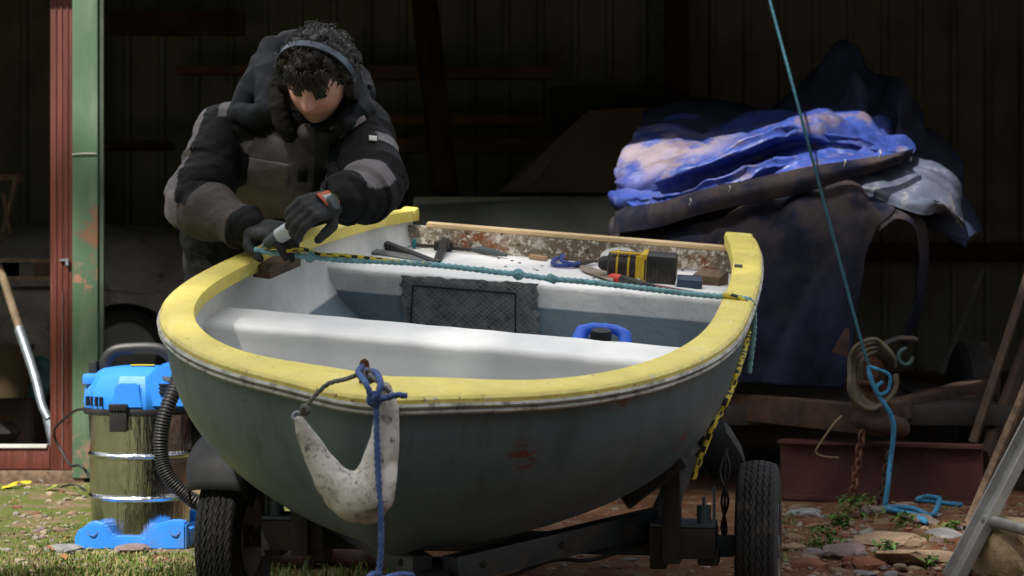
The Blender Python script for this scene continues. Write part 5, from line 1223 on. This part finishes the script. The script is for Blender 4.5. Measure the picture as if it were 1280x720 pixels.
def dead_leaf(px, py, L, m_, label, seed, group=None):
    rn = random.Random(seed); p = gpt(px, py); vs = []; n = 9
    pts = []
    for j in range(n):
        a = 2 * pi * j / n; r = L * (.55 + .45 * (j % 2 == 0)) * (1 if j < 5 else .8); pts.append((r * cos(a), r * .75 * sin(a), .006 + .012 * rn.random()))
    mb = MB(); mb.add([(0, 0, .012)] + pts, [(0, j + 1, (j + 1) % n + 1) for j in range(n)]); o = mb.build('fallen_leaf', m_, None, auto=None); o.location = p + V((0, 0, .004)); o.rotation_euler = (rn.uniform(-.3, .5), rn.uniform(-.3, .3), rn.uniform(0, 6)); return tag(o, label, 'leaf', group)
dead_leaf(14, 608, .06, M['leaf_yellow'], 'yellow fallen leaf below the left end of the red sill', 1); dead_leaf(28, 606, .045, M['leaf_yellow'], 'curled yellow leaf touching the larger yellow leaf', 2)
dead_leaf(68, 612, .055, M['leaf_lime'], 'lime green fallen leaf in front of the grey blocks', 3)
for k in range(14):
    dead_leaf(rn.uniform(5, 235), rn.uniform(615, 715), .025, M['leaf_brown'], 'small brown dead leaf lying on the mossy ground', 10 + k, 'brown leaves on the left ground')
# ================================================================ the man
from mathutils.bvhtree import BVHTree
MAN = V((-.70, 6.25, 0))
man = empty('person', 'man in a black and grey work jacket, gloves and ear defenders bending over the boat', 'person', MAN)
def mp(o, parent=None):
    o.parent = parent or man
    if parent is None: o.matrix_parent_inverse = Matrix.Translation(-MAN)
    return o
HEAD = V((-.515, 5.52, 1.392))
HM = Matrix.Translation(HEAD) @ Matrix.Rotation(radians(-12), 4, 'Z') @ Matrix.Rotation(radians(7), 4, 'Y') @ Matrix.Rotation(radians(43), 4, 'X')
HIs = HM.inverted()
g2 = lambda a, b, s_: exp(-((a * a) + (b * b)) / (s_ * s_))
def head_bm():
    bm = bmesh.new(); bmesh.ops.create_uvsphere(bm, u_segments=96, v_segments=72, radius=1)
    for v in bm.verts:
        x, y, z = v.co
        X = .077 * x * (1 - .20 * max(0, -z) ** 1.1); Z = .118 * z
        Y = (.090 if y < 0 else .104) * (abs(y) ** (.85 if y < 0 else 1)) * (1 if y > 0 else -1)
        if y < 0:
            f = min(1, -y * 1.6); d = 0
            d += .003 * g2(0, Z - .034, .014)                                        # brow
            for s in (-1, 1):
                d -= .011 * g2(X - s * .031, (Z - .010) * 1.2, .014); d += .006 * g2(X - s * .031, (Z - .008) * 1.2, .009)
                d += .005 * g2(X - s * .044, Z + .018, .018)
            zz = max(0, min(1, (.028 - Z) / .048))
            if Z > -.032: d += (.006 + .020 * zz) * exp(-(X / (.008 + .006 * zz)) ** 2) * sstep(-.032, -.020, Z) * sstep(.045, .02, Z)
            for s in (-1, 1): d += .006 * g2(X - s * .012, Z + .020, .007)
            d += .0075 * g2(X * .5, Z + .043, .006) + .007 * g2(X * .6, Z + .054, .006) - .004 * g2(X * .4, Z + .0485, .003)
            d += .012 * g2(X * .7, Z + .088, .02) + .004 * g2(X * .4, Z + .05, .03)
            Y -= d * f
        v.co = HM @ V((X, Y, Z))
    return bm
hipc, chest, neckb = V((-.79, 6.16, .95)), V((-.68, 5.78, 1.235)), V((-.575, 5.66, 1.325))
shR, elR, wrR = V((-.79, 5.73, 1.262)), V((-.845, 5.56, 1.058)), V((-.682, 5.42, .992))
shL, elL, wrL = V((-.405, 5.63, 1.272)), V((-.362, 5.45, 1.105)), V((-.452, 5.275, 1.058))
hR, hL = V((-.85, 6.20, .93)), V((-.73, 6.20, .93)); kR, kL = V((-.80, 6.22, .50)), V((-.66, 6.24, .50)); aR, aL = V((-.76, 6.30, .09)), V((-.58, 6.26, .09))
tip, rear = BM @ onb(331, 306, .03), P(396, 266, 5.245)
tdir = (tip - rear).normalized()
def hand(wrist, knuckle, back, flip, curls, grow=0.0, thumb_out=.9, spread=.10):
    """chains of a hand: palm and five separate fingers. back: normal of the back of the hand; flip: +1 / -1 puts the thumb on one or the other side"""
    d = (knuckle - wrist).normalized(); n = (back - d * back.dot(d)).normalized(); sd = d.cross(n) * flip       # sd points to the thumb side
    L = (knuckle - wrist).length; out = []
    for k, off in enumerate((.030, .010, -.010, -.028)):
        base = wrist + d * L * (1.0 if k else .98) + sd * off
        out.append([(wrist + sd * off * .55 - n * .002, .021 + grow), (wrist + d * L * .55 + sd * off * .9, .0165 + grow), (base, .0125 + grow)])
        ln = [(.043, .026, .021), (.047, .030, .022), (.044, .028, .022), (.035, .022, .019)][k]
        p = base; dd = (d + sd * off * spread * 12).normalized(); a = 0; ch = [(p, .0115 + grow)]
        for j in range(3):
            a += curls[k][j]; q = (dd * cos(a) - n * sin(a)); p = p + q * ln[j]; ch.append((p, (.0098, .0090, .0078)[j] + grow))
        out.append(ch)
    b = wrist + d * L * .28 + sd * .024 - n * .006; u = (d * .55 + sd * thumb_out - n * .45).normalized(); u2 = (d * .95 + sd * .15 - n * .55).normalized()
    out.append([(wrist + d * L * .12 + sd * .012, .019 + grow), (b, .0165 + grow), (b + u * .040, .0125 + grow), (b + u * .040 + u2 * .032, .0108 + grow), (b + u * .040 + u2 * .056, .0085 + grow)])
    return out
knL = P(384, 262, 5.185); knR = V((-.610, 5.345, .985))
cl_ = [(.75, .95, .6), (.8, 1.0, .65), (.85, 1.0, .7), (.9, 1.05, .7)]
cr_ = [(.35, .6, .4), (.45, .7, .5), (.5, .8, .5), (.6, .8, .5)]
handL = lambda g: hand(wrL, knL, V((.22, -.80, .56)), -1, cl_, g)
handR = lambda g: hand(wrR, knR, V((.1, -.62, .75)), 1, cr_, g)
# --- body: one continuous skin
m = MB(); m.bm(head_bm())
m.chain([(neckb - V((0, -.02, .05)), .062), (lerp(neckb, HEAD, .4) + V((.0, .02, -.01)), .055), (HEAD + V((-.01, .04, -.02)), .058)])
m.chain([(hipc, .11), (lerp(hipc, chest, .5) + V((0, .03, .02)), .09), (chest, .095), (neckb - V((.01, -.03, .08)), .07)])
m.chain([(lerp(chest, shR, .4), .065), (shR, .05), (lerp(shR, elR, .5), .046), (elR, .038), (lerp(elR, wrR, .4), .038), (wrR, .026)]); m.chain([(lerp(chest, shL, .4), .065), (shL, .05), (lerp(shL, elL, .5), .046), (elL, .038), (lerp(elL, wrL, .4), .038), (wrL, .026)])
for h, k, a in ((hR, kR, aR), (hL, kL, aL)): m.chain([(h, .095), (lerp(h, k, .4), .078), (k, .056), (lerp(k, a, .35), .055), (a, .038), (a + V((.09, -.068, -.045)), .026)])
for hf in (handL, handR):
    for c in hf(-.0015): m.chain(c, n=8)
for s in (-1, 1):
    m.sphere(HM @ V((s * .079, .008, -.004)), .03, 12, (.25, .62, 1), HM.to_3x3())
me = m.remesh(.0048, 2, .4)
def skin(p, n):
    q = HIs @ p; c = V((.74, .42, .37))
    if (q.length < .17) and q.y < .03:
        c = c.lerp(V((.70, .28, .26)), .7 * max(g2(q.x - .04, q.z + .022, .026), g2(q.x + .04, q.z + .022, .026), g2(q.x, q.z + .022, .014)))
        c = c.lerp(V((.16, .10, .075)), .55 * sstep(-.035, -.055, q.z + .25 * abs(q.x) * 0) * (1 - g2(q.x * .6, q.z + .049, .009)))
        c = c.lerp(V((.30, .10, .09)), .8 * g2(q.x * .45, q.z + .049, .008))
        for s in (-1, 1):
            c = c.lerp(V((.03, .02, .015)), .9 * min(1, 1.6 * g2((q.x - s * .032) * .42, q.z - .031 + abs(q.x) * .03, .0055)))
            c = c.lerp(V((.05, .03, .025)), .8 * min(1, 1.5 * g2((q.x - s * .031) * .42, q.z - .002, .0035)))
    return c
paint(me, skin)
M['skin'] = mat('skin', (.5, .3, .22), .5, var=.12, vs=60, bump=.1, bs=400, attr='col'); M['skin'].node_tree.nodes['Principled BSDF'].inputs['Subsurface Weight'].default_value = .12
M['skin'].node_tree.nodes['Principled BSDF'].inputs['Subsurface Radius'].default_value = (.012, .005, .003)
mp(put('body', me, M['skin']))
# --- hair: a curly mop
M['hair'] = mat('hair', (.016, .011, .009), .5, var=.5, vs=40, bump=.5, bs=140, spec=.6)
rn = random.Random(9); m = MB(); pts = []
while len(pts) < 330:
    d = V((rn.gauss(0, 1), rn.gauss(0, 1), rn.gauss(0, 1))).normalized()
    x, y, z = d.x * .079, d.y * (.090 if d.y < 0 else .104), d.z * .118
    if y < -.05 and z < .082: continue
    if y < -.02 and z < .066 + .04 * abs(nz((x, y, z), 30)): continue
    if y >= -.02 and z < -.03 - .3 * y: continue
    if y < .02 and abs(x) > .06 and z < .03: continue
    q = V((x, y, z)); nn = V((x / .079 ** 2, y / .1 ** 2, z / .118 ** 2)).normalized(); pts.append((q + nn * rn.uniform(.002, .016), nn))
m.sphere(HM @ V((0, .012, .025)), 1, 24, (.080, .102, .104), HM.to_3x3())
for q, nn in pts: m.sphere(HM @ q, rn.uniform(.009, .016), 8)
me = m.remesh(.0042, 2); displace(me, lambda p, n: .004 * ridge(p, 45) + .002 * nz(p, 130))
hair = mp(put('hair', me, M['hair']))
m = MB()
for q, nn in pts * 5:
    u = nn.orthogonal().normalized(); u = Quaternion(nn, rn.uniform(0, 6.3)) @ u; w_ = nn.cross(u); r = rn.uniform(.006, .015); t0 = rn.uniform(0, 6); sg = rn.choice((-1, 1)); c = q + V((rn.gauss(0, .006), rn.gauss(0, .006), rn.gauss(0, .006))) + nn * rn.uniform(.0, .014)
    if q.y < -.06: c = c + V((0, -.004, -.012 * rn.random()))
    arc = [HM @ (c + (u * cos(t0 + sg * a * .5) + nn * .9 * sin(t0 + sg * a * .5)) * r + w_ * a * .0022) for a in range(11)]
    m.tube(arc, [.0013 * (1 - abs(k - 5) / 8) for k in range(11)], 4)
for k in range(130):                                           # fringe over the brow
    x = rn.uniform(-.058, .058); z0 = .082 + rn.uniform(-.015, .02); L = rn.uniform(.02, .045)
    y0 = -.085 * sqrt(max(.1, 1 - (x / .085) ** 2)) - .012; c = rn.uniform(-.012, .012)
    m.tube([HM @ V((x + c * t * t + .004 * sin(t * 6 + k), y0 - .012 * sin(t * 2.2) , z0 - L * t)) for t in (0, .2, .4, .6, .8, 1)], [.002, .002, .0019, .0016, .0012, .0005], 4)
m.build('curl', M['hair'], hair, auto=None)
# --- ear defenders
M['band_blue'] = mat('band_blue', (.055, .075, .105), .38, bump=.03)
ed = link(bpy.data.objects.new('ear_defenders', None)); ed.matrix_world = HM; mp(ed); ed.empty_display_size = .1
m = MB(); rings = []
for k in range(33):
    t = pi * k / 32; c = V((.104 * cos(t), -.034 * sin(t), -.01 + .150 * sin(t) ** .8)); o = V((cos(t), 0, sin(t)))
    rings.append([c + V((0, -.011, 0)), c + V((0, .011, 0)), c + V((0, .011, 0)) + o * .005, c + V((0, -.011, 0)) + o * .005])
m.ring_loft(rings); m.build('headband', M['band_blue'], ed)
for s in (-1, 1):
    m = MB(); m.lathe([(0, 0), (.030, 0), (.034, .004), (.036, .014), (.032, .026), (.018, .031), (0, .032)], Matrix.Translation((s * .080, .004, -.016)) @ Matrix.Rotation(s * pi / 2, 4, 'Y') @ Matrix.Diagonal((1.15, .9, 1, 1)), 28); m.build('ear_cup', M['black_plastic'], ed)
# --- jacket
lat0, lat1 = V((1, -.05, 0)).normalized(), (shL - shR).normalized()
m = MB(); rings = []
for (c, t, ru, rv, ln) in ((hipc + V((-.02, .03, -.13)), 0, .165, .15, 0), (hipc + V((-.0, .0, -.02)), .1, .175, .155, 0), (V((-.765, 6.05, 1.05)), .4, .19, .155, .3), (V((-.705, 5.91, 1.14)), .7, .205, .150, .6), (V((-.655, 5.78, 1.215)), .9, .205, .150, .8), (V((-.615, 5.72, 1.275)), 1, .180, .128, 1), (V((-.585, 5.68, 1.315)), 1, .13, .10, 1), (V((-.565, 5.65, 1.34)), 1, .09, .08, 1)):
    u = lat0.lerp(lat1, t).normalized(); ax = V((.25, -.45 * ln - .1, .9)).normalized(); w_ = ax.cross(u).normalized()
    rings.append([c + u * ru * (abs(cos(a)) ** .85) * (1 if cos(a) > 0 else -1) + w_ * rv * sin(a) for a in [2 * pi * k / 36 for k in range(36)]])
m.ring_loft(rings)
armR = [(V((-.70, 5.72, 1.262)), .090), (shR, .078), (lerp(shR, elR, .5) + V((-.004, 0, 0)), .071), (elR, .066), (lerp(elR, wrR, .35), .063), (lerp(elR, wrR, .75), .053), (wrR, .044)]
armL = [(V((-.49, 5.66, 1.268)), .090), (shL, .077), (lerp(shL, elL, .5), .070), (elL, .067), (lerp(elL, wrL, .4) + V((.01, 0, -.01)), .066), (lerp(elL, wrL, .75), .055), (wrL + V((.02, .02, .004)), .044)]
m.chain(armR, n=20); m.chain(armL, n=20)
me = m.remesh(.0065, 6)
def armpos(p, arm):
    best = (9, 0)
    for i in range(len(arm) - 1):
        a, b = arm[i][0], arm[i + 1][0]; t = max(0, min(1, (p - a).dot(b - a) / (b - a).length_squared)); d = (p - (a + (b - a) * t)).length
        if d < best[0]: best = (d, i + t)
    return best
def folds(p, n):
    dR, tR = armpos(p, armR); dL, tL = armpos(p, armL); o = 0
    for d, t, arm, sd_ in ((dR, tR, armR, 3), (dL, tL, armL, 11)):
        if d < .115:
            i = min(int(t), len(arm) - 2); ax = (arm[i + 1][0] - arm[i][0]).normalized(); al = sum((arm[k + 1][0] - arm[k][0]).length for k in range(i)) + (arm[i + 1][0] - arm[i][0]).length * (t - i)
            r_ = p - ax * p.dot(ax); k = .55 + exp(-((t - 3) / .9) ** 2) + .5 * exp(-((t - 5.2) / .6) ** 2)
            q = V((r_.x * 4.5, r_.y * 4.5, r_.z * 4.5)) + ax * (al * 13 + .8 * nz(p, 7, sd_))
            f = 1 - abs(noise.noise(q + V((sd_, 0, 0)))) * 2.2; f2 = crease((q.x * .55, q.y * .55, q.z * .55), 1, sd_); o = max(o, (.016 * k * f2 + .006 * k * max(0, f) ** 1.6) * sstep(.115, .09, d))
    body = sstep(.08, .11, min(dR, dL))
    q = V((p.x * 9 + p.z * 3, p.y * 5, p.z * 4.2)); f = crease(q, .8, 3)
    o += body * .018 * f + .0035 * ridge(p, 24, 2)
    return o - .004
JP = None
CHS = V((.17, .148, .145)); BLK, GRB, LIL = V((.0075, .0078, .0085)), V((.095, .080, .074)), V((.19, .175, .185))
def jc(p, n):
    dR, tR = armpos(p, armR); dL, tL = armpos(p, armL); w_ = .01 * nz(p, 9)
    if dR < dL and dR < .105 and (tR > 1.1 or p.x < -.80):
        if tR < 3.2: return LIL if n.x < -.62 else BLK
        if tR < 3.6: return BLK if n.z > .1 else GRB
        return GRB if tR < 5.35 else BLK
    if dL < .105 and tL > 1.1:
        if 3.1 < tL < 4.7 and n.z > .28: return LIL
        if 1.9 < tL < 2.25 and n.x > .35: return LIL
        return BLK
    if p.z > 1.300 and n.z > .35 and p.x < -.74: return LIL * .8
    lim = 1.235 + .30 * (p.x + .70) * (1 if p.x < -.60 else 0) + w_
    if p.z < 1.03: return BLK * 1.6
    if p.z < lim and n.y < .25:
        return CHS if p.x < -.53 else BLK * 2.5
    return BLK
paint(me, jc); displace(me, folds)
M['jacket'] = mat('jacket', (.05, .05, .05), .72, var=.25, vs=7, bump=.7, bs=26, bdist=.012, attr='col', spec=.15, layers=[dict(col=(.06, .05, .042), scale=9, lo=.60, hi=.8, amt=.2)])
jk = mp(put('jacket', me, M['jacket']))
bvh = BVHTree.FromPolygons([v.co.copy() for v in me.vertices], [tuple(p.vertices) for p in me.polygons])
def hit(px, py, off=.004):
    o = V((0, 0, CH)); d = (P(px, py, 5) - o).normalized(); l, n, i, t = bvh.ray_cast(o, d, 9)
    return (l - d * off) if l is not None else None
def patch_on(name, quad, m_, parent, off=.005, n=10, th=.003):
    rows = []
    for j in range(n + 1):
        row = []
        for i in range(n + 1):
            u, v_ = i / n, j / n; a = (lerp(quad[0][0], quad[1][0], u), lerp(quad[0][1], quad[1][1], u)); b = (lerp(quad[3][0], quad[2][0], u), lerp(quad[3][1], quad[2][1], u))
            h = hit(lerp(a[0], b[0], v_), lerp(a[1], b[1], v_), off); row.append(h if h is not None else (row[-1] if row else P(a[0], a[1], 5.6)))
        rows.append(row)
    mb = MB(); mb.grid(rows); o = put(name, mb.mesh(name), m_); o.parent = parent; k = o.modifiers.new('t', 'SOLIDIFY'); k.thickness = th; return o
M['cloth_grey'] = mat('cloth_grey', (.19, .165, .16), .8, var=.25, vs=20, bump=.3, bs=160); M['cloth_black'] = mat('cloth_black', (.016, .016, .017), .75, var=.3, vs=12, bump=.35, bs=120, bdist=.004)
M['reflective'] = mat('reflective', (.45, .45, .44), .5, bump=.1)
patch_on('pocket', [(312, 197), (362, 205), (360, 236), (308, 228)], M['cloth_grey'], jk)
patch_on('zip_placket', [(398, 165), (414, 165), (402, 285), (384, 283)], M['cloth_black'], jk, .010)
patch_on('chest_tab', [(372, 213), (384, 214), (383, 228), (371, 227)], M['cloth_black'], jk, .012, 4)
patch_on('reflective_tab', [(461, 170), (471, 171), (471, 177), (461, 176)], M['reflective'], jk, .005, 3)
patch_on('storm_flap', [(412, 160), (452, 138), (458, 150), (418, 178)], M['cloth_grey'], jk, .006, 8)
# hood pushed back, fleece lining round the face
m = MB()
m.chain([(P(300, 142, 5.66), .026), (P(314, 118, 5.68), .036), (P(328, 88, 5.72), .040), (P(344, 64, 5.74), .036), (P(370, 54, 5.78), .034), (P(410, 62, 5.78), .036), (P(440, 92, 5.72), .034), (P(452, 118, 5.64), .028)])
m.chain([(P(334, 84, 5.70), .036), (P(338, 112, 5.64), .042), (P(338, 140, 5.58), .032), (P(320, 146, 5.60), .028), (P(302, 142, 5.64), .022)])
m.chain([(P(385, 110, 5.74), .09), (P(420, 120, 5.72), .07)])
m.chain([(P(440, 112, 5.62), .030), (P(452, 138, 5.57), .030), (P(436, 156, 5.53), .022)])
me = m.remesh(.0055, 4)
def hf_(p, n):
    q = V((p.x * 17 + p.z * 5, p.y * 9, p.z * 10)); return .014 * crease(q, .9, 4) + .010 * crease(q, .45, 9) - .010
displace(me, hf_)
M['hood_cloth'] = mat('hood_cloth', (.007, .009, .013), .65, spec=.2, var=.3, vs=12, bump=.35, bs=110, bdist=.004)
o = put('hood', me, M['hood_cloth']); o.parent = jk
m = MB()
m.chain([(P(350, 84, 5.62), .015), (P(345, 108, 5.58), .018), (P(347, 135, 5.54), .020), (P(354, 158, 5.54), .020), (P(362, 170, 5.56), .016)])
m.chain([(P(446, 116, 5.60), .016), (P(438, 142, 5.55), .020), (P(426, 160, 5.54), .020), (P(418, 172, 5.56), .016)])
me = m.remesh(.006, 3); displace(me, lambda p, n: .005 * ridge(p, 45, 2) + .003 * nz(p, 120))
M['fleece'] = mat('fleece', (.014, .012, .0105), .95, var=.4, vs=40, bump=.8, bs=150, bdist=.006); o = put('collar_lining', me, M['fleece']); o.parent = jk
m = MB(); m.chain([(P(384, 166, 5.58), .028), (P(391, 178, 5.60), .028), (P(395, 188, 5.63), .024)]); me = m.remesh(.006, 4); o = put('inner_top', me, mat('shirt_grey', (.085, .072, .072), .9)); o.parent = jk
for nm_, a in (('cord_toggle', (450, 96)), ('cord_toggle', (463, 108))): m = MB(); m.sphere(P(a[0], a[1], 5.58), .009, 10); o = m.build(nm_, M['black_plastic']); o.parent = jk
# --- trousers and boots
m = MB(); m.chain([(hipc + V((-.05, .03, -.03)), .135), (hipc + V((.05, .03, -.03)), .135)])
for h, k, a in ((hR, kR, aR), (hL, kL, aL)): m.chain([(h, .118), (lerp(h, k, .45), .098), (k, .080), (lerp(k, a, .5), .074), (a + V((0, 0, .03)), .068)])
me = m.remesh(.009, 5); displace(me, lambda p, n: .010 * ridge(V((p.x, p.y, p.z * .7)), 8, 5) + .004 * ridge(p, 22, 1)); M['trouser'] = mat('trouser', (.022, .021, .021), .85, var=.3, vs=12, bump=.3, bs=130); mp(put('trousers', me, M['trouser']))
M['boot'] = mat('boot', (.050, .022, .018), .6, var=.4, vs=14, bump=.3)
for a in (aR, aL):
    dv_ = V((.80, -.60, 0)); m = MB(); m.chain([(a + V((0, 0, .05)), .058), (a + V((0, 0, -.035)), .052), (a + dv_ * .10 + V((0, 0, -.042)), .046), (a + dv_ * .19 + V((0, 0, -.052)), .040)]); me = m.remesh(.007, 3)
    for v in me.vertices: v.co.z = max(v.co.z, .004)
    mp(put('boot', me, M['boot']))
# --- gloves
M['glove'] = mat('glove', (.018, .019, .020), .7, var=.4, vs=30, bump=.4, bs=180, layers=[dict(col=(.12, .105, .09), scale=22, lo=.52, hi=.75, amt=.5)])
M['cuff_olive'] = mat('cuff_olive', (.045, .050, .022), .9, var=.3, vs=60, bump=.6, bs=200)
gl = []
for hf, wr, kn, el in ((handL, wrL, knL, elL), (handR, wrR, knR, elR)):
    m = MB()
    for c in hf(.0022): m.chain(c, n=10)
    me = m.remesh(.0032, 2); displace(me, lambda p, n: .0012 * nz(p, 60)); g = mp(put('glove', me, M['glove'])); gl.append(g)
    d = (kn - wr).normalized(); m = MB(); m.tube([wr - d * .045, wr - d * .02, wr + d * .005, wr + d * .03], [.036, .036, .034, .031], 18, flat=.85); m.build('cuff', M['cuff_olive'], g)
d = (knL - wrL).normalized(); nb = V((.22, -.80, .56)); nb = (nb - d * nb.dot(d)).normalized(); sd = d.cross(nb)
R3 = Matrix((d, sd, nb)).transposed()
for nm_, off, sz, mm_ in (('badge', .0, (.050, .044, .004), mat('badge_orange', (.50, .10, .04), .5, bump=0)), ('badge_patch', .003, (.034, .018, .004), M['reflective'])):
    m = MB(); m.box(wrL + d * .042 + nb * (.0235 + off), sz, R3, bev=.001); m.build(nm_, mm_, gl[0])
# ================================================================ the small grinder in his hands
gr = empty('die_grinder', 'slim dark hand grinder with a pale grey collar held against the gunwale', 'power tool', tip)
ax = (rear - tip); Ln = ax.length; q = ax.to_track_quat('Z', 'Y').to_matrix().to_4x4()
m = MB(); m.lathe([(0, .095), (.020, .095), (.0215, .11), (.0215, .17), (.024, .19), (.025, Ln), (.020, Ln + .06), (0, Ln + .065)], q, 24); m.build('body', M['grip_dark'], gr)
m = MB(); m.lathe([(0, .048), (.0195, .048), (.0205, .053), (.0205, .094), (.0195, .097), (0, .097)], q, 24); m.build('collar', mat('collar_grey', (.42, .45, .47), .4, .2, bump=.05), gr)
m = MB(); m.lathe([(0, .003), (.011, .003), (.014, .008), (.0185, .046), (0, .05)], q, 24); m.build('nose', M['grip_dark'], gr)
m = MB(); m.lathe([(0, -.008), (.006, -.008), (.0065, .004), (0, .004)], q, 12); m.build('burr', M['galv'], gr)
